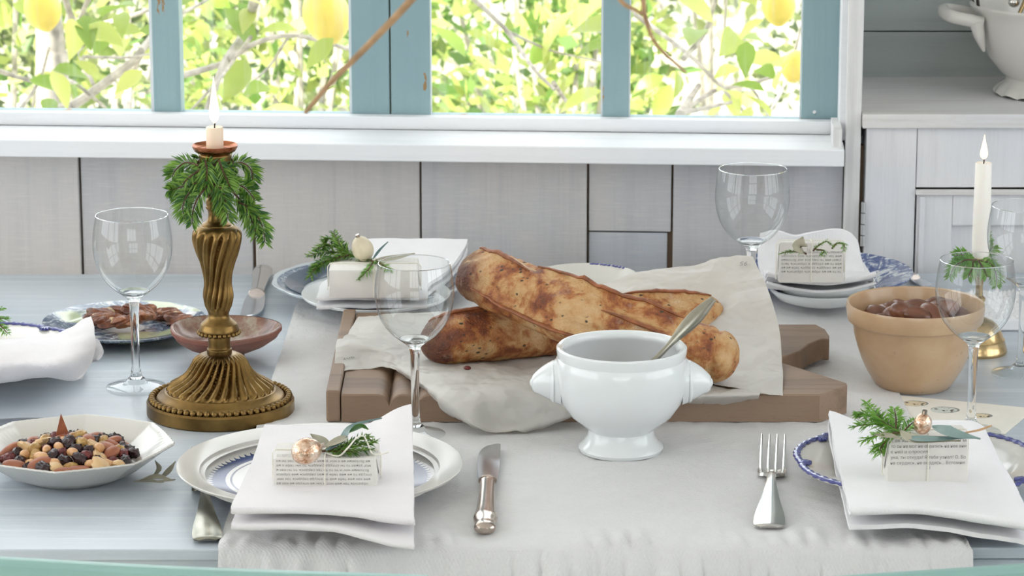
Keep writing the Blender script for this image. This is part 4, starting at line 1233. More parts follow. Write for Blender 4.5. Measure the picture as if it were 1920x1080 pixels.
# ------------------------------------------------------------------ bread board
ZB = .0275                               # board top above table
def board():
    fl, fr = at(612, 790, RZ), at(1560, 786, RZ)
    o = Vector((fl.x, fl.y, T + RZ - .0006))
    root = empty('bread_board', o, 0, 'old carved wooden bread board with ribbed left end and a handle', 'cutting board')
    L = fr.x - fl.x
    px2x = lambda px: at(px, 745, ZB).x - o.x
    yb0 = at(665, 592, ZB).y - o.y
    cap = px2x(640)
    MB().box(0, cap - .0012, -.001, yb0, 0, ZB + .004, .002).build('end_cap', M['board_wood'], root, smooth=False)
    ribs = [px2x(p) for p in (730, 781, 830, 880, 930, 980)]
    xs = []
    x = cap
    n = 150
    xr = px2x(1470)
    xe = L
    P, Q = [], []
    def top(x):
        z = ZB
        for r in ribs:
            d = abs(x - r) / .0128
            if d < 1: z = min(z, ZB - .013 * (1 - math.sqrt(max(0, 1 - (1 - d) ** 2))) if d > .0 else ZB)
        return z
    b1 = at(1465, 686, ZB); b2 = at(1573, 720, ZB)
    def yback(x):
        a, b = b1.x - o.x, b2.x - o.x
        if x < a: return yb0 + (b1.y - o.y - yb0) * max(0, (x - a * .75) / (a * .25))
        return (b1.y - o.y) + (b2.y - b1.y) * (x - a) / (b - a)
    def yfront(x):
        return 0 if x < L - .012 else (x - L + .012) * 1.1
    xend = b2.x - o.x + .006
    rows = []
    for i in range(n):
        x = cap + (xend - cap) * i / (n - 1)
        y0, y1 = yfront(x), yback(x)
        y1 = max(y1, y0 + .01)
        zt = top(x)
        rows.append([Vector((x, y0, 0)), Vector((x, y0 - .0, zt - .0015)), Vector((x, y0 + .0015, zt)), Vector((x, (y0 + y1) / 2, zt)), Vector((x, y1 - .0015, zt)), Vector((x, y1, zt - .0015)), Vector((x, y1, 0))])
    vs = [p for r in rows for p in r]
    m = 7
    fs = []
    for i in range(n - 1):
        for k in range(m):
            l = (k + 1) % m
            fs.append((i * m + k, i * m + l, (i + 1) * m + l, (i + 1) * m + k))
    fs += [tuple(range(m)), tuple((n - 1) * m + k for k in range(m))]
    ob = MB().add(vs, fs).build('slab', M['board_wood'], root, angle=30)
    hp = [(1385, 650), (1395, 613), (1530, 613), (1547, 622), (1555, 634), (1555, 641), (1541, 640), (1516, 650), (1500, 663), (1470, 674), (1400, 690), (1385, 700)]
    poly = [(at(a, b, ZB).x - o.x, at(a, b, ZB).y - o.y) for a, b in hp]
    h = MB().prism(poly, .004, ZB - .0006, .0015).build('handle', M['board_wood'], root, smooth=False)
board()

# ------------------------------------------------------------------ printed text
def text_mesh(s, size, mat, name='printed_text'):
    cu = bpy.data.curves.new('t', 'FONT')
    cu.body = s; cu.size = size; cu.resolution_u = 2
    ob = bpy.data.objects.new('t', cu)
    COL.objects.link(ob)
    dg = bpy.context.evaluated_depsgraph_get()
    me = bpy.data.meshes.new_from_object(ob.evaluated_get(dg))
    bpy.data.objects.remove(ob); bpy.data.curves.remove(cu)
    me.name = name
    me.materials.clear(); me.materials.append(mat)
    return me
def textw(me):
    xs = [v.co.x for v in me.vertices]
    return (min(xs), max(xs)) if xs else (0, 0)
def text_on(root, s, P, N, i, j, size, mat, di, dj, flip=1):
    """lay text on a sheet grid near (i, j)"""
    p = P[i][j]; n = N[i][j]
    ex = (P[i][j + dj] - p).normalized() * flip
    ex = (ex - n * ex.dot(n)).normalized()
    ey = n.cross(ex)
    me = text_mesh(s, size, mat)
    m = Matrix((ex, ey, n)).transposed().to_4x4()
    m.translation = p + n * .0012 - Vector(root.location)
    me.transform(m)
    return link('printed_text', me, root)

# ------------------------------------------------------------------ baking paper
z_ = ZB + RZ
def G(rows): return [[at(a, b, c) for a, b, c in r] for r in rows]
gA = G([[(672, 596, z_ + .006), (735, 590, z_ + .006), (800, 585, z_ + .004), (900, 580, z_ + .004), (1000, 575, z_ + .004), (1100, 570, z_ + .004), (1230, 565, z_ + .003)],
        [(652, 622, z_ + .006), (720, 620, z_ + .012), (800, 628, z_ + .003), (900, 632, z_ + .003), (1000, 632, z_ + .003), (1100, 628, z_ + .003), (1230, 620, z_ + .003)],
        [(633, 640, z_ + .014), (712, 648, z_ + .017), (790, 672, z_ + .005), (890, 676, z_ + .003), (1000, 678, z_ + .004), (1100, 672, z_ + .003), (1230, 665, z_ + .003)],
        [(629, 665, z_ + .008), (700, 664, z_ + .010), (768, 690, z_ + .008), (860, 700, z_ + .012), (960, 698, z_ + .012), (1050, 706, z_ + .008), (1200, 712, z_ + .003)],
        [(627, 682, z_ + .004), (692, 674, z_ + .006), (745, 688, z_ + .007), (838, 742, z_ + .006), (925, 738, z_ + .010), (1020, 735, z_ + .008), (1190, 735, z_ + .003)],
        [(626, 694, z_ + .002), (690, 684, z_ + .003), (745, 694, z_ + .004), (862, 784, .016 + RZ), (930, 800, .006 + RZ), (1010, 790, .010 + RZ), (1170, 745, z_ + .002)],
        [(625, 698, z_ + .001), (690, 688, z_ + .002), (748, 697, z_ + .003), (880, 800, .003 + RZ), (945, 810, .002 + RZ), (1015, 800, .003 + RZ), (1160, 750, z_ + .001)]])
mbA, PA, NA = crumpled_sheet(gA, 190, 240, .0004, 32, .0058, 1.0)
oA = PA[50][60].copy(); oA = Vector((oA.x, oA.y, T + z_))
pa = empty('baking_paper', oA, 0, 'crumpled sheet of printed baking paper under the bread, draped over the board', 'paper')
ob = mbA.build('sheet', M['baking_paper'], pa, angle=14); ob.data.transform(Matrix.Translation(-oA))
text_on(pa, '208', PA, NA, 116, 9, .0085, M['ink_grey'], 1, 3)
gB = [[atY(1050, 556, 3.235), atY(1180, 517, 3.23), atY(1300, 497, 3.22), atY(1375, 483, 3.212), atY(1412, 483, 3.205)],
      [atY(1070, 592, 3.19), atY(1195, 572, 3.18), atY(1310, 558, 3.175), atY(1385, 545, 3.165), atY(1437, 535, 3.16)],
      [atY(1090, 635, 3.125), atY(1215, 632, 3.12), atY(1320, 628, 3.11), atY(1400, 622, 3.105), atY(1460, 612, 3.10)],
      [at(1110, 672, z_ + .009), at(1230, 680, z_ + .009), at(1325, 686, z_ + .008), at(1405, 692, z_ + .007), at(1467, 690, z_ + .006)],
      [at(1130, 705, z_ + .005), at(1240, 712, z_ + .004), at(1330, 720, z_ + .004), at(1410, 730, z_ + .004), at(1468, 740, z_ + .003)]]
mbB, PB_, NB_ = crumpled_sheet(gB, 170, 170, .0004, 26, .0080, 5.0)
oB = Vector((PB_[80][45].x, PB_[80][45].y, T + z_))
pb = empty('baking_paper', oB, 0, 'large sheet of baking paper standing up behind the bread, printed at its top corner', 'paper')
ob = mbB.build('sheet', M['baking_paper'], pb, angle=14); ob.data.transform(Matrix.Translation(-oB))
text_on(pb, '95', PB_, NB_, 8, 154, .009, M['ink_grey'], 1, 3, -1)
gC = [[at(1230, 712, z_ + .002), at(1330, 722, z_ + .002), at(1428, 730, z_ + .002)], [at(1245, 742, z_ + .003), at(1340, 742, z_ + .003), at(1424, 741, z_ + .003)],
      [atY(1270, 756, at(1300, 790).y - .003), atY(1345, 764, at(1300, 790).y - .003), atY(1420, 752, at(1300, 790).y - .003)], [atY(1285, 766, at(1300, 790).y - .006), atY(1375, 781, at(1300, 790).y - .006), atY(1410, 766, at(1300, 790).y - .006)]]
mbC, PC_, NC_ = crumpled_sheet(gC, 80, 80, .0004, 60, .0035, 9.0)
oC = Vector((PC_[10][25].x, PC_[10][25].y, T + z_))
pcx = empty('baking_paper', oC, 0, 'small torn flap of baking paper hanging over the board front by the tureen', 'paper')
ob = mbC.build('sheet', M['baking_paper'], pcx, angle=14); ob.data.transform(Matrix.Translation(-oC))
text_on(pcx, '92', PC_, NC_, 70, 50, .008, M['ink_grey'], 1, 3)

# ------------------------------------------------------------------ bread
def loaf(name, pts, rads, slashes, mat, label, seed, squash=.92):
    nt, nph = 130, 56
    S = spline(pts, nt)
    Rr = [v.x for v in spline([(r, 0, 0) for r in rads], nt)]
    c = (S[0] + S[-1]) / 2
    L = sum((S[i + 1] - S[i]).length for i in range(nt - 1))
    vs, fs = [], []
    frames = []
    d = 0
    for i in range(nt):
        t = (S[min(i + 1, nt - 1)] - S[max(i - 1, 0)]).normalized()
        sd_ = t.cross(Vector((0, 0, 1))).normalized()
        up = sd_.cross(t)
        if i: d += (S[i] - S[i - 1]).length
        e = min(d, L - d)
        r0 = Rr[i]
        endf = math.sqrt(max(0, 1 - max(0, 1 - e / (r0 * .85)) ** 2)) if e < r0 * .85 else 1
        frames.append((t, sd_, up, r0 * max(endf, .02), i / (nt - 1)))
    def radius(i, ph):
        t, sd_, up, r, u = frames[i]
        q = Vector((u * L * 60, math.cos(ph) * 2, math.sin(ph) * 2 + seed))
        f = 1 + .08 * noise.noise(q * .5) + .040 * noise.noise(q * 1.3) + .022 * noise.noise(q * 3.2) + .010 * noise.noise(q * 8) - .10 * math.exp(-((u - .915) / .012) ** 2) * (1 if seed > 8 else 0)
        for (u0, u1, p0, p1, amp) in slashes:
            if u0 - .02 < u < u1 + .02:
                k = (u - u0) / (u1 - u0)
                pc_ = p0 + (p1 - p0) * k
                wv = math.sin(PI * min(1, max(0, k))) ** .6 if 0 <= k <= 1 else 0
                dd = ph - pc_
                f += amp * wv * math.exp(-(dd / .14) ** 2) * (1 + .3 * noise.noise(q * 3))
                f -= amp * .9 * wv * math.exp(-((dd - .34) / .20) ** 2)
        return r * f
    for i in range(nt):
        t, sd_, up, r, u = frames[i]
        for k in range(nph):
            ph = 2 * PI * k / nph
            phh = ph if ph < PI * 1.5 else ph - 2 * PI
            rr = radius(i, phh)
            vs.append(S[i] + sd_ * math.cos(ph) * rr + up * math.sin(ph) * rr * squash - c)
    for i in range(nt - 1):
        for k in range(nph):
            l = (k + 1) % nph
            fs.append((i * nph + k, i * nph + l, (i + 1) * nph + l, (i + 1) * nph + k))
    fs += [tuple(range(nph)), tuple((nt - 1) * nph + k for k in range(nph))]
    root = empty(name, Vector((c.x, c.y, c.z)), 0, label, 'bread')
    MB().add(vs, fs).build('crust', mat, root, angle=75)
    for (u0, u1, p0, p1, amp) in slashes:
        pth, cp = [], []
        for k in range(1, 26):
            u = u0 + (u1 - u0) * k / 27
            i = min(nt - 1, int(u * (nt - 1)))
            ph = p0 + (p1 - p0) * (k / 27)
            t, sd_, up, r, uu = frames[i]
            rr = radius(i, ph + .02) + .0004
            pth.append(S[i] + sd_ * math.cos(ph) * rr + up * math.sin(ph) * rr * squash - c)
            rr2 = radius(i, ph + .34) + .0006
            cp.append(S[i] + sd_ * math.cos(ph + .34) * rr2 + up * math.sin(ph + .34) * rr2 * squash - c)
        n_ = len(pth)
        MB().tube(pth, [.0008 + .0022 * math.sin(PI * k / (n_ - 1)) * (1 + .4 * noise.noise(Vector((k * .7, seed, 0)))) for k in range(n_)], 8, flat=.7).build('ear', M['crust_edge'], root)
        if amp > .15: MB().tube(cp, [.001 + .0052 * math.sin(PI * k / (n_ - 1)) * (1 + .7 * noise.noise(Vector((k * .45, seed, 3)))) for k in range(n_)], 10, flat=.3, up=(0, 0, 1)).build('open_crumb', M['crumb'], root)
    return root
zl_ = z_ + .0285
loaf('seeded_loaf', [at(790, 648, zl_ - .004), at(880, 632, zl_), at(1080, 610, zl_), at(1250, 600, zl_), at(1352, 592, zl_ - .004)], [.022, .0275, .029, .0275, .022], [(.60, .95, 1.7, 1.3, .22), (.06, .4, 1.9, 1.5, .10)], M['crust_low'],
     'browned seeded loaf lying flat on the paper beneath the crossing loaf', 4.0)
loaf('seeded_loaf', [at(882, 506, .121), at(960, 540, .115), at(1090, 595, .098), at(1245, 642, .076), at(1386, 678, z_ + .0275)], [.0295, .0315, .0315, .030, .0275], [(.30, .84, 1.85, 1.35, .24), (.06, .36, 1.5, 1.2, .17), (.15, .66, -.1, -.35, .10), (.55, .80, .75, .45, .12)], M['crust'],
     'golden seeded loaf with split crust resting across the other loaf', 9.0)
for k, (px, py, zz) in enumerate(((876, 690, z_ + .012), (826, 668, z_ + .004), (832, 671, z_ + .004), (838, 669, z_ + .004))):
    p = at(px, py, zz)
    tag(MB().ball((0, 0, 0), (.0038, .003, .0022) if k == 0 else (.0022, .0015, .0012), 8, 6).build('seed_crumb', M['cranberry'], None, p), 'dark round seed fallen on the baking paper' if k == 0 else 'tiny reddish crust crumb beside the flat loaf', 'crumb', None if k == 0 else 'crumbs on the baking paper')

# ------------------------------------------------------------------ napkins
def serp(w, L, layers, t, pitch, deform, nx=26, ny=18):
    path = []
    for k in range(layers):
        z = (layers - 1 - k) * pitch
        ys = [L - L * i / (ny - 1) for i in range(ny)]
        if k % 2: ys = ys[::-1]
        path += [(y, z) for y in ys]
        if k < layers - 1:
            s = 1 if k % 2 else -1
            yc = L if k % 2 else 0
            for q in range(1, 6):
                a = PI * q / 6
                path.append((yc + s * math.sin(a) * pitch * .5, z - pitch * .5 + math.cos(a) * pitch * .5))
    P = []
    for i, (y, z) in enumerate(path):
        row = []
        for j in range(nx):
            x = -w / 2 + w * j / (nx - 1)
            wob = .0007 * noise.noise(Vector((x * 50, y * 40, z * 300)))
            row.append(Vector(deform(x + .0012 * noise.noise(Vector((y * 30, z * 500, 1))), y, z + wob)))
        P.append(row)
    N = gridnormals(P)
    return MB().shell(P, N, -t if N[3][3].z < 0 else t)
def sstep(a, b, x):
    k = min(1, max(0, (x - a) / (b - a)))
    return k * k * (3 - 2 * k)
# front left
pN = at(604, 985, .026)
def dfl(x, y, z):
    k = y / .25
    xx = x * (1.05 - .14 * k) + .001
    dr = sstep(.07, -.01, y)
    zz = .0265 + z - .004 * math.sin(PI * min(1, max(0, k))) - dr * (.004 + .014 * sstep(-.02, .08, x)) * (.85 if z < .0095 else .6)
    yy = y - (.020 * dr * sstep(0.0, .08, x) + .004 * dr) * (1 if z < .0095 else .3)
    zz += .020 * sstep(.02, .075, x) * sstep(.17, .25, y)
    zz += .0015 * noise.noise(Vector((x * 22, y * 16, 3)))
    return (xx, yy, max(zz, RZ + .002))
o = serp(.146, .242, 4, .0036, .0062, dfl).build('folded_napkin', M['linen_napkin'], None, Vector((pN.x, pN.y, T)), angle=70)
tag(o, 'pale pink white linen napkin folded flat on the toothed cobalt band plate', 'napkin')
NFL = pN
# front right
pN = at(1763, 972, .026)
def dfr(x, y, z):
    k = y / .25
    xx = x * (1.05 - .08 * k) + .0 * k
    dr = sstep(.09, -.01, y)
    zz = .0265 + z - .005 * math.sin(PI * min(1, max(0, k))) - dr * (.006 + .010 * sstep(-.03, .08, x))
    zz -= .012 * sstep(.06, .085, x) * (1 - dr * .5)
    zz += .010 * sstep(-.04, -.075, x) * sstep(.15, .24, y)
    zz += .0022 * noise.noise(Vector((x * 20, y * 15, 8)))
    yy = y - .012 * dr * sstep(-.01, .08, x)
    return (xx, yy, max(zz, RZ + .003))
o = serp(.146, .240, 3, .0040, .0085, dfr).build('folded_napkin', M['linen_white'], None, Vector((pN.x, pN.y, T)), angle=70)
tag(o, 'bright white linen napkin folded on the cobalt-rimmed cream plate', 'napkin')
# back left
pN = at(690, 566, .034)
def dbl(x, y, z):
    k = y / .22
    zz = .0265 + z + .024 * sstep(.10, .22, y) + .0015 * noise.noise(Vector((x * 25, y * 20, 5)))
    return (x * (1 - .06 * k) + .044 * sstep(.04, .20, y) + .004, y, zz)
o = serp(.118, .19, 4, .0028, .0046, dbl).build('folded_napkin', M['linen_white'], None, Vector((pN.x, pN.y, T)), angle=70)
tag(o, 'white linen napkin folded behind and under the plain cream parcel', 'napkin')
# back right: flat folds in front, lobes standing behind the parcel
pN = at(1540, 549, .036); oN = Vector((pN.x, pN.y, T))
def dbr(x, y, z):
    return (x, y - .004 * sstep(.03, 0, y), .0335 + z + .010 * sstep(.035, .0, y) - .004 * math.cos(x * 28) * sstep(.05, 0, y) + .006 * (abs(x) / .06) ** 2 * sstep(.05, 0, y) + .0012 * noise.noise(Vector((x * 30, y * 20, 2))))
mb = serp(.116, .105, 3, .0024, .0056, dbr)
yb = pN.y + .085
lob = [[atY(1425, 437, yb), atY(1455, 433, yb - .004), atY(1490, 442, yb - .002), atY(1525, 436, yb + .004), atY(1565, 430, yb), atY(1590, 434, yb - .004), atY(1606, 452, yb - .01)],
       [atY(1422, 470, yb - .004), atY(1455, 466, yb), atY(1490, 470, yb + .006), atY(1525, 466, yb + .008), atY(1565, 462, yb + .002), atY(1596, 466, yb - .008), atY(1613, 480, yb - .014)],
       [atY(1426, 505, yb - .014), atY(1456, 502, yb - .004), atY(1490, 503, yb + .002), atY(1525, 500, yb + .002), atY(1565, 498, yb), atY(1600, 500, yb - .012), atY(1620, 510, yb - .022)],
       [atY(1450, 535, yb - .04), atY(1468, 532, yb - .03), atY(1495, 530, yb - .025), atY(1525, 528, yb - .025), atY(1565, 527, yb - .025), atY(1600, 530, yb - .03), atY(1625, 536, yb - .04)]]
m2, p2, n2 = crumpled_sheet(lob, 40, 60, .003, 22, .0022, 2.0)
mb.add([Vector(v) - oN for v in m2.v], m2.f)
tag(mb.build('folded_napkin', M['linen_white'], None, oN, angle=70), 'white linen napkin with rounded lobes standing behind the upside-down print parcel', 'napkin')
# left edge, bunched
oN = at(20, 690, .03); oN = Vector((oN.x, oN.y, T + .024))
gl_ = G([[(-120, 640, .058), (-20, 638, .058), (50, 634, .058), (96, 632, .06), (135, 612, .068), (171, 594, .074)], [(-120, 655, .062), (-20, 652, .062), (50, 650, .062), (100, 648, .063), (145, 634, .068), (177, 615, .072)],
         [(-120, 682, .055), (-20, 680, .055), (50, 678, .056), (105, 680, .056), (150, 668, .058), (178, 650, .060)], [(-120, 706, .040), (-20, 706, .040), (50, 704, .040), (100, 702, .040), (140, 700, .040), (166, 690, .042)],
         [(-120, 720, .030), (-20, 718, .030), (45, 714, .030), (92, 707, .030), (128, 711, .031), (146, 712, .032)], [(-120, 716, .026), (-20, 712, .026), (45, 706, .026), (92, 700, .027), (126, 700, .029), (140, 702, .030)]])
m1, p1_, n1_ = crumpled_sheet(gl_, 80, 80, .004, 24, .0045, 4.0)
gl2 = G([[(-100, 650, .046), (40, 645, .046), (120, 630, .05), (182, 634, .056)], [(-100, 680, .042), (40, 676, .042), (130, 660, .045), (193, 656, .050)], [(-100, 700, .036), (40, 696, .034), (130, 685, .036), (180, 672, .045)], [(-100, 700, .026), (40, 696, .026), (120, 690, .028), (160, 685, .036)]])
m2, _, _ = crumpled_sheet(gl2, 40, 50, .004, 30, .003, 6.0)
mb = MB().add([Vector(v) - oN for v in m1.v], m1.f).add([Vector(v) - oN for v in m2.v], m2.f)
tag(mb.build('bunched_napkin', M['linen_napkin'], None, oN, angle=70), 'soft white napkin bunched over the cobalt-edged plate beside the wine glass', 'napkin')
es = empty('evergreen_sprig', at(-10, 610, .07), 0, 'short evergreen sprig lying on the bunched napkin', 'sprig')
sprig(es, [[at(-40, 600, .07), at(-10, 597, .07), at(16, 598, .068)], [at(-20, 598, .07), at(0, 610, .066), at(14, 625, .062)], [at(-25, 596, .07), at(-8, 585, .075), at(2, 578, .078)]], .010, .0018, 'needle_bright', 9)

# ------------------------------------------------------------------ parcels
LINES_UP = ['Так как мы...     ожидать, и м', 'то он не мог не обратить на нее вни', 'к ней и спросил:', 'ука, ты откуда? Я тебя узнал? О, Бо', 'не сердись, не сердись... Вспомни.']
WORDS = 'то он не мог не обратить на нее к ней и спросил ты откуда тебя узнал не сердись Вспомни ожидать так как мы'.split()
def lines(n, width, seed):
    r = random.Random(seed)
    out = []
    for _ in range(n):
        s = ''
        while len(s) < width: s += r.choice(WORDS) + ' '
        out.append(s[:width].strip())
    return out
def parcel(P, w, d, h, rz, label, front=(), top=(), flip=False, tsize=.0032, pitch=.0042, ztop=.9, tilt=0.0, number=None, skew=0.0):
    root = empty('wrapped_parcel', P, rz, label, 'parcel', rot=(tilt, 0, rz))
    bm = bmesh.new()
    bmesh.ops.create_cube(bm, size=1)
    for v in bm.verts:
        v.co = Vector((v.co.x * w * (1 + (.02 if v.co.z < 0 else -.01)), v.co.y * d * (1 + skew * (1 if v.co.z < 0 else -1)), (v.co.z + .5) * h))
    bmesh.ops.bevel(bm, geom=list(bm.edges), offset=.0014, segments=2, profile=.5, affect='EDGES')
    bm.verts.index_update()
    mb = MB().add([v.co[:] for v in bm.verts], [[v.index for v in f.verts] for f in bm.faces]); bm.free()
    mb.build('wrapping', M['book_paper'], root)
    for s in (-1, 1):
        vs = [(s * w * .503, -d * .47, h * .96), (s * w * .503, d * .47, h * .96), (s * (w * .503 + .0022), d * .06, h * .22), (s * (w * .503 + .0022), -d * .06, h * .22)]
        vs += [(x - s * .0008, y, z) for x, y, z in vs]
        MB().add(vs, [(0, 1, 2, 3), (4, 7, 6, 5), (0, 4, 5, 1), (1, 5, 6, 2), (2, 6, 7, 3), (3, 7, 4, 0)]).build('end_flap', M['book_paper'], root, smooth=False)
    e = .0006
    MB().tube([(0, -d / 2 - e, 0.001), (0, -d / 2 - e, h - .001), (0, -d / 2 + .001, h + e), (0, d / 2 - .001, h + e), (0, d / 2 + e, h - .001), (0, d / 2 + e, .001)], .0006, 6).build('string', M['string'], root)
    MB().tube([(-w / 2 - .0028, 0, .002), (-w / 2 - .0028, 0, h * .9), (-w / 2, 0, h + e), (w / 2, 0, h + e), (w / 2 + .0028, 0, h * .9), (w / 2 + .0028, 0, .002)], .0006, 6).build('string', M['string'], root)
    sk = skew * d
    def put(s, k, plane):
        me = text_mesh(s, tsize, M['ink_grey'])
        a, b = textw(me)
        if b <= a: return
        fw = w * .94
        sc = min(1.15, fw / (b - a)) if len(s) > 24 else min(1.0, fw / (b - a))
        m = Matrix.Diagonal((sc, 1.0, 1.0, 1.0)) @ Matrix.Translation((-a, 0, 0))
        me.transform(m)
        a, b = textw(me)
        if plane == 'front':
            zz = h * ztop - k * pitch
            if flip:
                me.transform(Matrix.Rotation(PI, 4, 'Z')); me.transform(Matrix.Translation((b, 0, 0)))
                zz += tsize * .6
            rx = math.atan2(2 * sk, h) if sk else 0
            me.transform(Matrix.Rotation(PI / 2 - rx * 0, 4, 'X'))
            x0 = -fw / 2 + (fw - (b - a)) * (1 if flip and len(s) < 24 else 0)
            me.transform(Matrix.Translation((x0 - 0, -d / 2 - .00045 - (d * skew * .5 * (1 - 2 * zz / h) if skew else 0), zz)))
        else:
            if flip:
                me.transform(Matrix.Rotation(PI, 4, 'Z')); me.transform(Matrix.Translation((b, 0, 0)))
            me.transform(Matrix.Translation((-fw / 2, -d / 2 + .004 + k * pitch, h + .0004)))
        link('printed_line', me, root)
    for k, s in enumerate(front):
        if s: put(s, k, 'front')
    for k, s in enumerate(top):
        if s: put(s, k, 'top')
    if number:
        me = text_mesh(number, tsize, M['ink_grey'])
        if flip: me.transform(Matrix.Rotation(PI, 4, 'Z'))
        me.transform(Matrix.Rotation(PI / 2, 4, 'X'))
        me.transform(Matrix.Translation((-.0015, -d / 2 - .00045, h * (.84 if flip else .30))))
        link('page_number', me, root)
    return root
# front left
pp = at(610, 918, .0385); w1 = mpx(193, pp)
PP1 = Vector((pp.x, pp.y + .026, T + .0385))
parcel(PP1, w1, .050, .0275, R(-.5), 'flat parcel wrapped in dense printed book page with a mercury glass ball', lines(7, 46, 1), lines(3, 44, 2), True, .0030, .0040, .88)
# front right
pp = at(1738, 907, .0365); w2_ = mpx(150, pp)
PP2 = Vector((pp.x, pp.y + .0165, T + .0365))
parcel(PP2, w2_, .032, .0435, R(1.5), 'upright parcel wrapped in a book page with readable print and page number', LINES_UP, (), False, .0042, .0050, .86, number='71')
# back left
pp = at(700, 558, .0445)
PP3 = Vector((pp.x, pp.y + .03, T + .0435))
parcel(PP3, mpx(166, pp), .058, .031, R(1), 'plain cream paper parcel topped with a cream bulb and evergreen')
# back right
pp = at(1524, 552, .044)
PP4 = Vector((pp.x, pp.y + .032, T + .0505))
parcel(PP4, mpx(120, pp), .026, .044, R(-1), 'parcel wrapped in an upside-down book page with curled green twig', [''] + [''] + lines(6, 32, 5), (), True, .0036, .0042, .92, R(-6), number='12')

# decorations on the parcels
def bauble(P, r, rot, label, mat='mercury_glass', stretch=1.15):
    root = empty('glass_bauble', P, 0, label, 'ornament', rot=rot)
    MB().ball((0, 0, 0), (r, r, r * stretch), 24, 16, lambda x, y, z: 1 + .03 * math.cos(9 * math.atan2(y, x)) * (1 - z * z) + .06 * max(0, z) ** 6).build('ball', M[mat], root)
    MB().tube([(0, 0, r * stretch * .98), (0, 0, r * stretch + .0035)], .0022, 10).build('cap', M['silver_warm'], root)
    return root
def leaf_thing(name, pts, wd, mat, label, cat='leaf', group=None):
    base = Vector(pts[0])
    W = spline(pts, 14)
    P = []
    for k, p in enumerate(W):
        t = (W[min(k + 1, 13)] - W[max(k - 1, 0)]).normalized()
        s = t.cross(Vector((0, -.55, 1))).normalized() * wd * .5 * max(.06, math.sin(PI * (k / 13) ** .75))
        n = s.cross(t).normalized() * .0012
        P.append([p - s - base + n, p - base, p + s - base + n])
    N = gridnormals(P)
    o = MB().shell(P, N, .0003).build(name, M[mat], None, base, angle=70)
    return tag(o, label, cat, group)
tz = .0385 + .0275
bauble(Vector(at(574, 846, tz + .011)), mpx(25, PP1) * .98, (R(-15), R(75), 0), 'peach mercury glass ball on the flat printed parcel')
s1 = empty('evergreen_sprig', at(660, 838, tz + .004), 0, 'short thick evergreen sprig on the flat printed parcel', 'sprig')
sprig(s1, [[at(606, 846, tz + .003), at(640, 840, tz + .005), at(675, 834, tz + .006), at(702, 828, tz + .006)], [at(615, 846, tz + .003), at(650, 846, tz + .004), at(698, 843, tz + .004)], [at(625, 842, tz + .004), at(660, 828, tz + .007), at(692, 818, tz + .009)], [at(606, 846, tz + .003), at(590, 842, tz + .004), at(578, 838, tz + .006)]], .011, .0013, 'needle', 11)
leaf_thing('gum_leaf', [at(612, 846, tz + .004), at(640, 826, tz + .012), at(660, 800, tz + .016), at(716, 785, tz + .02)], .006, 'gum_leaf', 'narrow grey green leaf rising from the flat printed parcel')
leaf_thing('gum_leaf', [at(618, 840, tz + .006), at(600, 826, tz + .010), at(582, 815, tz + .012)], .010, 'dry_leaf', 'pale dried leaf behind the peach mercury ball')
leaf_thing('gum_leaf', [at(655, 812, tz + .014), at(676, 800, tz + .016), at(690, 806, tz + .013)], .006, 'needle', 'small green leaf tip above the flat printed parcel')
leaf_thing('gum_leaf', [at(610, 838, tz + .008), at(640, 824, tz + .013), at(652, 820, tz + .013)], .008, 'dry_leaf', 'pale split leaf crossing the flat printed parcel')
Wt = [at(612, 850, tz + .001), at(635, 855, tz + .002), at(652, 840, tz + .010), at(668, 822, tz + .012), at(682, 818, tz + .012), at(692, 838, tz + .006), at(698, 850, tz + .003), at(712, 852, tz - .003), at(728, 848, tz - .006)]
bs = Wt[0].copy(); 
tag(MB().tube([p - bs for p in spline(Wt, 40)], .0007, 6).build('loose_string', M['string'], None, bs), 'loose white string end curling over the flat printed parcel', 'string')

tz = .0365 + .0435
bauble(Vector(at(1730, 795, tz + .012)), mpx(17, PP2), (R(10), R(6), 0), 'small rough amber glass ball on the upright readable parcel', 'mercury_glass', 1.2)
s2 = empty('evergreen_sprig', at(1660, 812, tz + .003), 0, 'full evergreen sprig hanging off the upright readable parcel', 'sprig')
zq = tz
sprig(s2, [[at(1710, 822, zq + .002), at(1670, 800, zq + .006), at(1645, 780, zq + .010), at(1625, 755, zq + .014)], [at(1690, 812, zq + .004), at(1650, 815, zq + .002), at(1618, 826, zq - .006)], [at(1672, 800, zq + .006), at(1635, 795, zq + .004), at(1600, 800, zq)],
           [at(1680, 806, zq + .005), at(1680, 785, zq + .010), at(1677, 766, zq + .014)], [at(1665, 798, zq + .006), at(1630, 778, zq + .007), at(1604, 778, zq + .006)], [at(1680, 812, zq + .002), at(1655, 832, zq - .010), at(1640, 842, zq - .016)], [at(1690, 815, zq + .002), at(1703, 800, zq + .008), at(1714, 790, zq + .010)], [at(1676, 815, zq), at(1652, 838, zq - .012), at(1654, 850, zq - .020)]], .0125, .0016, 'needle_bright', 13)
leaf_thing('gum_leaf', [at(1748, 800, tz + .012), at(1775, 808, tz + .012), at(1800, 816, tz + .008), at(1838, 824, tz + .004)], .013, 'gum_leaf', 'blue green gum leaf pointing from the amber glass ball')
leaf_thing('gum_leaf', [at(1688, 808, tz + .008), at(1706, 822, tz + .004), at(1740, 826, tz + .003), at(1800, 828, tz + .003)], .010, 'dry_leaf', 'pale olive leaf lying along the upright readable parcel')
leaf_thing('gum_leaf', [at(1696, 822, tz + .003), at(1740, 824, tz + .005), at(1822, 822, tz + .005)], .007, 'gum_leaf', 'slender grey gum leaf along the upright readable parcel')
leaf_thing('gum_leaf', [at(1860, 799, tz + .012), at(1835, 808, tz + .008), at(1800, 814, tz + .006)], .0022, 'kraft_edge', 'thin reddish leaf stalk beyond the amber glass ball', 'stalk')
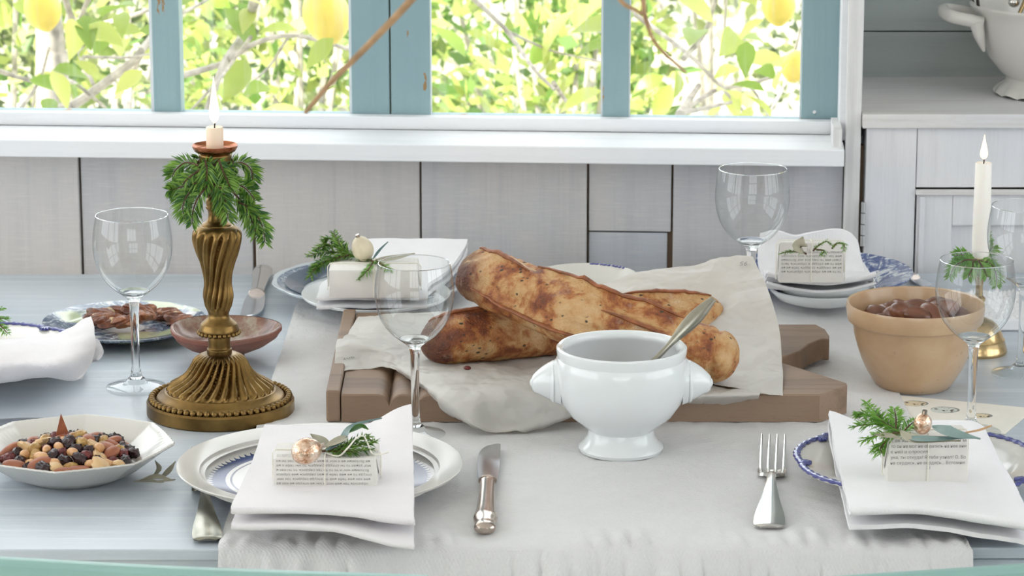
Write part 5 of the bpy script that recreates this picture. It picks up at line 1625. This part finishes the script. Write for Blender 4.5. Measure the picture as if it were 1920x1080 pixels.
leaf_thing('gum_leaf', [at(1640, 816, tz + .002), at(1668, 818, tz + .003), at(1690, 824, tz + .002)], .006, 'dry_leaf', 'bleached leaf scrap on the readable parcel corner')

tz = .0435 + .031
bauble(Vector(at(680, 467, tz + .013)), mpx(20, PP3), (R(10), R(-18), 0), 'smooth cream bulb on the plain cream parcel', 'cream_bulb', 1.25)
s3 = empty('evergreen_sprig', at(640, 480, tz + .002), 0, 'dark evergreen sprig leaning over the plain cream parcel', 'sprig')
sprig(s3, [[at(700, 490, tz + .002), at(660, 478, tz + .005), at(640, 462, tz + .012), at(625, 434, tz + .022)], [at(660, 478, tz + .005), at(620, 486, tz + .002), at(595, 498, tz - .004), at(580, 520, tz - .012)], [at(655, 476, tz + .005), at(615, 472, tz + .006), at(578, 480, tz + .004)], [at(648, 470, tz + .008), at(618, 460, tz + .010), at(592, 468, tz + .008)],
           [at(640, 462, tz + .012), at(620, 448, tz + .016), at(606, 452, tz + .014)], [at(650, 474, tz + .006), at(612, 490, tz), at(586, 508, tz - .008)]], .012, .0014, 'needle', 17)
s3b = empty('evergreen_sprig', at(690, 500, tz), 0, 'tiny evergreen tips hanging on the plain cream parcel front', 'sprig')
yq = PP3.y - .031
sprig(s3b, [[at(700, 490, tz + .002), atY(690, 506, yq), atY(672, 524, yq - .002)], [at(705, 489, tz + .002), atY(722, 500, yq), atY(732, 508, yq)]], .008, .0014, 'needle_bright', 19)
leaf_thing('gum_leaf', [at(700, 486, tz + .004), at(712, 470, tz + .012), at(728, 454, tz + .020)], .003, 'gum_leaf', 'thin grey stalk rising beside the cream bulb', 'stalk')
leaf_thing('gum_leaf', [at(705, 488, tz + .003), at(740, 484, tz + .004), at(778, 476, tz + .006)], .008, 'dry_leaf', 'pale dried leaf on the plain cream parcel')

tz = .0505 + .044
s4 = empty('evergreen_sprig', at(1525, 474, tz), 0, 'curled green twig on the upside-down print parcel', 'sprig')
sprig(s4, [[at(1512, 476, tz + .002), at(1495, 472, tz + .003), at(1478, 472, tz + .003), at(1462, 476, tz + .001)], [at(1525, 470, tz + .003), at(1535, 460, tz + .008), at(1550, 453, tz + .012), at(1562, 462, tz + .008)], [at(1560, 466, tz + .004), at(1570, 456, tz + .009), at(1582, 458, tz + .008), at(1582, 470, tz + .003)], [at(1530, 468, tz + .003), at(1545, 470, tz + .002), at(1540, 478, tz - .002)]], .0062, .0013, 'needle_bright', 23)
p = at(1505, 458, tz + .008)
leaf_thing('seed_leaf', [at(1506, 474, tz + .002), at(1500, 462, tz + .010), at(1506, 444, tz + .020)], .018, 'dry_leaf', 'broad pale olive leaf standing behind the curled green twig')

# ------------------------------------------------------------------ cutlery
def frame(P0, P1):
    d = Vector(P1) - Vector(P0)
    return Vector(P0), math.atan2(d.y, d.x) - PI / 2, math.hypot(d.x, d.y)
def strip(pts, name, mat, root, th=.0022, bow=0.0, rim=.0):
    """flat metal piece from (y, halfwidth, z) stations"""
    n = 40
    W = spline([(y, h, z) for y, h, z in pts], n)
    P = []
    for v in W:
        y, h, z = v.x, max(.0006, v.y), v.z
        P.append([Vector((h * s, y, z + bow * h * (1 - s * s) * 3)) for s in (-1, -.9, -.7, -.45, -.2, 0, .2, .45, .7, .9, 1)])
    N = gridnormals(P)
    if N[5][5].z < 0: N = [[-q for q in r] for r in N]
    return MB().shell(P, N, th).build(name, mat, root, angle=50)
def fork(P0, P1, z, label, mat, wt=.0125, we=.014, fl=.46):
    o, rz, L = frame(P0, P1)
    root = empty('dinner_fork', Vector((o.x, o.y, T + z)), rz, label, 'fork')
    h0 = L * (1 - fl)
    strip([(0, we * .55, .0035), (L * .012, we * .92, .0040), (L * .04, we, .0048), (L * .10, we * .93, .007), (L * .22, we * .62, .010), (L * .38, we * .34, .012), (h0 - L * .01, we * .27, .010), (h0 + L * .02, we * .30, .0085)], 'handle', mat, root, .0024, .05)
    strip([(h0 + L * .005, we * .28, .0085), (h0 + L * .03, wt * .55, .0070), (h0 + L * .05, wt * .95, .0055), (h0 + L * .09, wt, .0045), (h0 + L * .12, wt, .0040)], 'head', mat, root, .0030, -.03)
    for k in range(4):
        x = wt * (-.83 + 1.66 * k / 3)
        pts = [(x * .9, h0 + L * .055, .0044), (x, h0 + L * .16, .0034), (x * 1.02, L * .93, .0055), (x * 1.03, L, .0085)]
        MB().tube(spline(pts, 14), [wt * .150 * (1 - .62 * (q / 13) ** 1.5) for q in range(14)], 8, flat=.6).build('tine', mat, root)
    return root
fork(at(1442, 986, .008), at(1450, 818, .010), RZ - .0005, 'polished silver fork lying on the linen beside the cobalt-rimmed plate', M['silver'], mpx(26, at(1447, 880)), mpx(29, at(1442, 970)), .48)
fork(at(389, 1004, .008), at(378, 836, .010), .0006, 'dull silver fork tucked under the toothed cobalt band plate', M['silver_old'], mpx(22, at(378, 850)), mpx(28, at(389, 990)), .50)
def knife(P0, P1, z, label, blade, handle, hw, bw_, hl=.46, blunt=True):
    o, rz, L = frame(P0, P1)
    root = empty('table_knife', Vector((o.x, o.y, T + z)), rz, label, 'knife')
    H = L * hl
    r = hw
    pts = [(0, .0, r * .5), (0, H * .06, r * .55), (0, H * .2, r * .6), (0, H * .35, r * .62), (0, H * .7, r * .62), (0, H * .95, r * .62), (0, H, r * .62)]
    MB().tube(spline(pts, 30), [r * f for f in (.35, .62, .78, .86, .90, .90, .86, .80, .86, .95, 1.0, .99, .95, .90, .85, .80, .76, .72, .70, .68, .66, .65, .65, .65, .66, .68, .72, .76, .78, .70)], 16, flat=.62).build('handle', handle, root)
    n = 30
    P = []
    for k in range(n):
        t = k / (n - 1)
        y = H - .002 + (L - H + .002) * t
        r_ = bw_ * (.80 + .2 * math.sin(min(1, t * 2.2) * PI / 2))
        l_ = -bw_ * (.80 + .2 * math.sin(min(1, t * 1.6) * PI / 2)) * (1 if t < .62 else math.sqrt(max(0.003, 1 - ((t - .62) / .38) ** 2)) * 1.5 - .5)
        z0 = r * .62
        P.append([Vector((l_ + (r_ - l_) * q, y, z0 + .0006 * math.sin(PI * q))) for q in (0, .15, .5, .85, 1)])
    N = gridnormals(P)
    if N[3][2].z < 0: N = [[-q for q in rr] for rr in N]
    MB().shell(P, N, .0012).build('blade', blade, root, angle=40)
    MB().tube([(0, H - .004, r * .62), (0, H + .001, r * .62)], [r * .8, r * .74], 16, flat=.6).build('ferrule', M['silver_warm'], root)
    return root
knife(at(909, 1000, .006), at(918, 840, .006), RZ - .001, 'silver knife with a swollen warm handle lying by the tureen', M['steel_blade'], M['silver_warm'], mpx(23, at(909, 980)), mpx(21, at(910, 880)), .56)
knife(at(494, 500, .010), at(470, 596, .006), .0004, 'bright silver knife pointing at the terracotta bowl', M['steel_blade'], M['silver'], mpx(20, at(490, 520)), mpx(20, at(470, 580)), .55)
knife(at(-260, 806, .008), at(118, 788, .006), .0004, 'dark steel knife lying behind the octagonal dish', M['steel_blade'], M['iron_dark'], .010, .016, .30)
knife(at(1690, 500, .008), at(1742, 536, .006), .0004, 'silver butter knife beside the cobalt printed platter', M['steel_blade'], M['silver'], .008, .008, .5)

# ------------------------------------------------------------------ nuts and fruit
def grooves(n, a, sharp=0):
    def fn(x, y, z):
        an = math.atan2(z, y)
        return 1 + a * math.cos(n * an) * (1 - x * x) - sharp * abs(x) ** 4 * .25
    return fn
pec = [MB().ball((0, 0, 0), (.0185, .0105, .0100), 18, 12, grooves(5, .03 + .01 * k, .3)).mesh('pecan', M['pecan_shell']) for k in range(2)]
for k in range(22):
    r = .047 * math.sqrt((k * .618) % 1) if k < 15 else .03 * math.sqrt((k * .37) % 1)
    a = k * 2.4
    z = .066 if k < 15 else .076
    o = link('pecan', pec[k % 2], None, PYB + Vector((r * math.cos(a), r * math.sin(a), z + .002 * math.sin(k))), (rnd.uniform(-.4, .4), rnd.uniform(-.5, .5), rnd.uniform(0, PI)), rnd.uniform(1.02, 1.2))
    tag(o, 'smooth brown unshelled pecan in the tan mixing bowl', 'pecan', 'pecans in the mixing bowl')
o = None
half = [MB().ball((0, 0, 0), (.0145, .0072, .0052), 18, 12, lambda x, y, z, q=q: 1 + .10 * math.cos(6 * math.atan2(z, y)) * (1 - x * x) - .22 * math.exp(-(y / .22) ** 2) * max(0, z) + .05 * noise.noise(Vector((x * 4, y * 4, z * 4 + q)))).mesh('pecan_half', M['pecan_half']) for q in range(3)]
brk = [MB().ball((0, 0, 0), (.007, .0058, .0048), 12, 8, lambda x, y, z, q=q: 1 + .35 * noise.noise(Vector((x * 2, y * 2, z * 2 + q)))).mesh('pecan_piece', M['pecan_broken']) for q in range(2)]
hc = at(248, 603, .014)
for k in range(44):
    r = math.sqrt((k * .618) % 1); a = k * 2.4
    x, y = .052 * r * math.cos(a), .046 * r * math.sin(a)
    z = .0135 + (1 - r) * .016
    br = k % 6 == 5
    o = link('pecan_piece' if br else 'pecan_half', (brk[k % 2] if br else half[k % 3]), None, Vector((hc.x + x, PPL.y + .0 + y, T + z)), (rnd.uniform(-.5, .5), rnd.uniform(-.4, .4), rnd.gauss(0, .7)), rnd.uniform(.85, 1.2))
    tag(o, 'broken pale piece of pecan among the halves on the printed plate' if br else 'reddish brown shelled pecan half on the printed plate', 'nut', 'pecan pieces on the printed plate' if br else 'pecan halves on the printed plate')
def wr(sc, a): return lambda x, y, z: 1 + a * noise.noise(Vector((x, y, z)) * sc)
KINDS = [('raisin', MB().ball((0, 0, 0), (.0075, .0056, .0050), 14, 10, wr(3.2, .35)).mesh('raisin', M['raisin_black']), 'shiny black raisin in the octagonal dish', 'raisin', 26),
         ('peanut', MB().ball((0, 0, 0), (.0078, .0048, .0046), 14, 10, lambda x, y, z: 1 - .08 * math.exp(-(x / .3) ** 2)).mesh('peanut', M['peanut']), 'tan skinned peanut in the octagonal dish', 'peanut', 20),
         ('golden_raisin', MB().ball((0, 0, 0), (.0072, .0055, .0048), 14, 10, wr(3.5, .3)).mesh('golden_raisin', M['raisin_golden']), 'translucent golden raisin in the octagonal dish', 'raisin', 14),
         ('almond', MB().ball((0, 0, 0), (.0125, .0070, .0050), 16, 10, lambda x, y, z: 1 - .2 * max(0, x) ** 3).mesh('almond', M['almond_skin']), 'red brown almond in the octagonal dish', 'almond', 14),
         ('nut_slice', MB().ball((0, 0, 0), (.0095, .0078, .0042), 10, 6, wr(1.5, .35)).mesh('nut_slice', M['nut_flesh']), 'pale cut nut piece in the octagonal dish', 'nut', 8),
         ('dried_cranberry', MB().ball((0, 0, 0), (.0065, .0052, .0046), 14, 10, wr(3, .3)).mesh('dried_cranberry', M['cranberry']), 'dark red dried cranberry in the octagonal dish', 'cranberry', 14)]
seq = [k for k in KINDS for _ in range(k[4])]
rnd.shuffle(seq)
for k, (nm, me, lab, cat, _) in enumerate(seq):
    r = math.sqrt((k + .5) / len(seq)); a = k * 2.39996
    x, y = .060 * r * math.cos(a) - .002, .056 * r * math.sin(a) - .001
    z = .0135 + .017 * (1 - r * r) + (k % 3) * .002 + max(0, r - .8) * .02
    o = link(nm, me, None, POC + Vector((x, y, z)), (rnd.uniform(-.7, .7), rnd.uniform(-.7, .7), rnd.uniform(0, 2 * PI)), rnd.uniform(.85, 1.15))
    tag(o, lab, cat, cat.replace('y', 'ie').replace('ie', 'ie') + 's in the octagonal dish' if nm != 'golden_raisin' else 'golden raisins in the octagonal dish')
shard = MB().add([(0, 0, 0), (.012, .002, 0), (.006, .006, .002), (.0085, 0, .020), (0.003, .004, .001)], [(0, 1, 3), (1, 2, 3), (2, 4, 3), (4, 0, 3), (0, 4, 2, 1)]).build('nut_shard', M['almond_skin'], None, POC + Vector((-.016, .012, .034)), (0, -.15, .2), smooth=False)
tag(shard, 'tall pointed red brown nut shard sticking up from the octagonal dish', 'nut')
for k in range(8):
    a = k * 2.4; r = .03 * math.sqrt(k / 8)
    o = link('dried_cranberry', KINDS[5][1], None, PCD + Vector((.006 + r * math.cos(a), .0 + r * math.sin(a), .0115 + (.004 if k < 2 else 0))), (0, .3, a))
    tag(o, 'dark dried cranberry in the cream dish behind the bread', 'cranberry', 'cranberries in the cream dish')

# ------------------------------------------------------------------ card, slab, leaf scrap
cp = [at(1690, 742, .0006), at(1940, 766, .0006), at(1884, 814, .0006), at(1622, 784, .0006)]
co = sum(cp, Vector()) / 4
card = empty('egg_card', Vector((co.x, co.y, T)), 0, 'cream paper card printed with three speckled eggs under a wine glass', 'card')
MB().prism([((p - co).x, (p - co).y) for p in reversed(cp)], .0002, .0008).build('sheet', M['card_paper'], card, smooth=False)
for (px, py, rx, ry, c1) in ((1712, 757, 22, 7.0, 'cream'), (1767, 769, 25, 8.5, 'white'), (1836, 780, 19, 9.0, 'cream')):
    p = at(px, py, .0008); a = mpx(rx, p); b = a * .78
    n = Nodes('egg_print'); sp_ = n.voro(260); sp2 = n.noise(160, 3)
    cc = n.mix(n.step(sp2, .56, .62), (0.70, 0.60, 0.42) if c1 == 'cream' else (0.62, 0.66, 0.62), (0.10, 0.08, 0.06))
    mt = n.set(cc, .8)
    ring_ = [(a * math.cos(t) * (1 + .12 * math.cos(t)), b * math.sin(t)) for t in [2 * PI * k / 32 for k in range(32)]]
    MB().prism(ring_, 0, .0002).build('egg_print', mt, card, p - Vector((co.x, co.y, T)) + Vector((0, 0, .0001)), smooth=False)
    e2 = [(x * 1.09 + .0012, y * 1.09 + .0009) for x, y in ring_]
    MB().prism(e2, -.0001, .0001).build('egg_outline', M['ink_grey'], card, p - Vector((co.x, co.y, T)) + Vector((0, 0, .0001)), smooth=False)
a0, a1 = at(1838, 622), at(2080, 620)
b0 = at(1850, 545, .014)
sl_ = empty('embossed_slab', Vector((a0.x + .1, (a0.y + b0.y) / 2, T)), 0, 'white embossed slab with lacy raised relief behind the wine glass', 'tray')
so = Vector((a0.x + .1, (a0.y + b0.y) / 2, T))
MB().box(a0.x - so.x, a1.x - so.x, a0.y - so.y, b0.y - so.y, .0015, .013, .001).build('body', M['sill_paint'], sl_, smooth=False)
MB().box(a0.x - so.x + .004, a1.x - so.x - .004, a0.y - so.y + .004, b0.y - so.y - .004, 0, .002).build('underside', M['sill_paint'], sl_, smooth=False)
na, nb = 120, 90
P = [[Vector((a0.x - so.x + .004 + (a1.x - a0.x - .008) * j / nb, a0.y - so.y + .004 + (b0.y - a0.y - .008) * i / na, .0128 + .0035 * max(0, abs(noise.noise(Vector((j * .34, i * .34, 2)))) * 2.2 - .2))) for j in range(nb + 1)] for i in range(na + 1)]
MB().shell(P, [[Vector((0, 0, 1))] * (nb + 1) for _ in range(na + 1)], .002).build('relief', M['linen_white'], sl_, angle=60)
lp = at(292, 902, .002)
lf = empty('dried_twig', lp, 0, 'dry crumpled leaf scrap on the table next to the octagonal dish', 'leaf')
mb = MB()
for (pts, wd) in (([(-.014, .0, .001), (0, .002, .004), (.013, .0, .002)], .007), ([(-.004, .004, .002), (.002, .012, .008), (-.003, .025, .012)], .005), ([(.004, .0, .002), (.010, .01, .006), (.016, .022, .012)], .006), ([(-.02, -.003, .0005), (-.006, -.004, .002), (.008, -.008, .001)], .0045), ([(.0, -.004, .001), (.012, -.006, .003), (.018, -.001, .0015)], .004)):
    W = spline(pts, 8)
    P = []
    for k, p in enumerate(W):
        t = (W[min(k + 1, 7)] - W[max(k - 1, 0)]).normalized()
        s = t.cross(Vector((0, -.4, 1))).normalized() * wd * .5 * max(.1, math.sin(PI * k / 7))
        P.append([p - s, p + Vector((0, 0, .0006)), p + s])
    mb.shell(P, gridnormals(P), .0003)
mb.build('leaf', M['dry_leaf'], lf)

# ------------------------------------------------------------------ branch hung over the table
Yh = 1.9
hbp = atY(960, -330, Yh)
hbr = empty('hanging_branch', hbp, 0, 'bare brown branch hung over the table, blurred twigs reaching down', 'branch')
def tw(name, pts, r0, r1, dy=0.0):
    W = spline([atY(a, b, Yh + dy) - hbp for a, b in pts], 26)
    MB().tube(W, [r0 + (r1 - r0) * k / 25 for k in range(26)], 9).build(name, M['hanging_bark'], hbr)
tw('main_stem', [(560, -300), (800, -340), (960, -330), (1150, -345), (1400, -310)], .005, .0034)
tw('twig', [(900, -330), (830, -80), (775, -5), (690, 85), (620, 155), (572, 212)], .0031, .0013)
tw('twig', [(1150, -345), (1200, -120), (1206, 0), (1212, 40), (1232, 85), (1286, 136)], .0022, .0008)
tw('twig', [(1150, -345), (1120, -100), (1160, -5), (1190, 18), (1213, 30)], .0018, .0010)
MB().tube([(0, 0, 0), (0, 0, ZC - hbp.z)], .0012, 6).build('cord', M['string'], hbr)
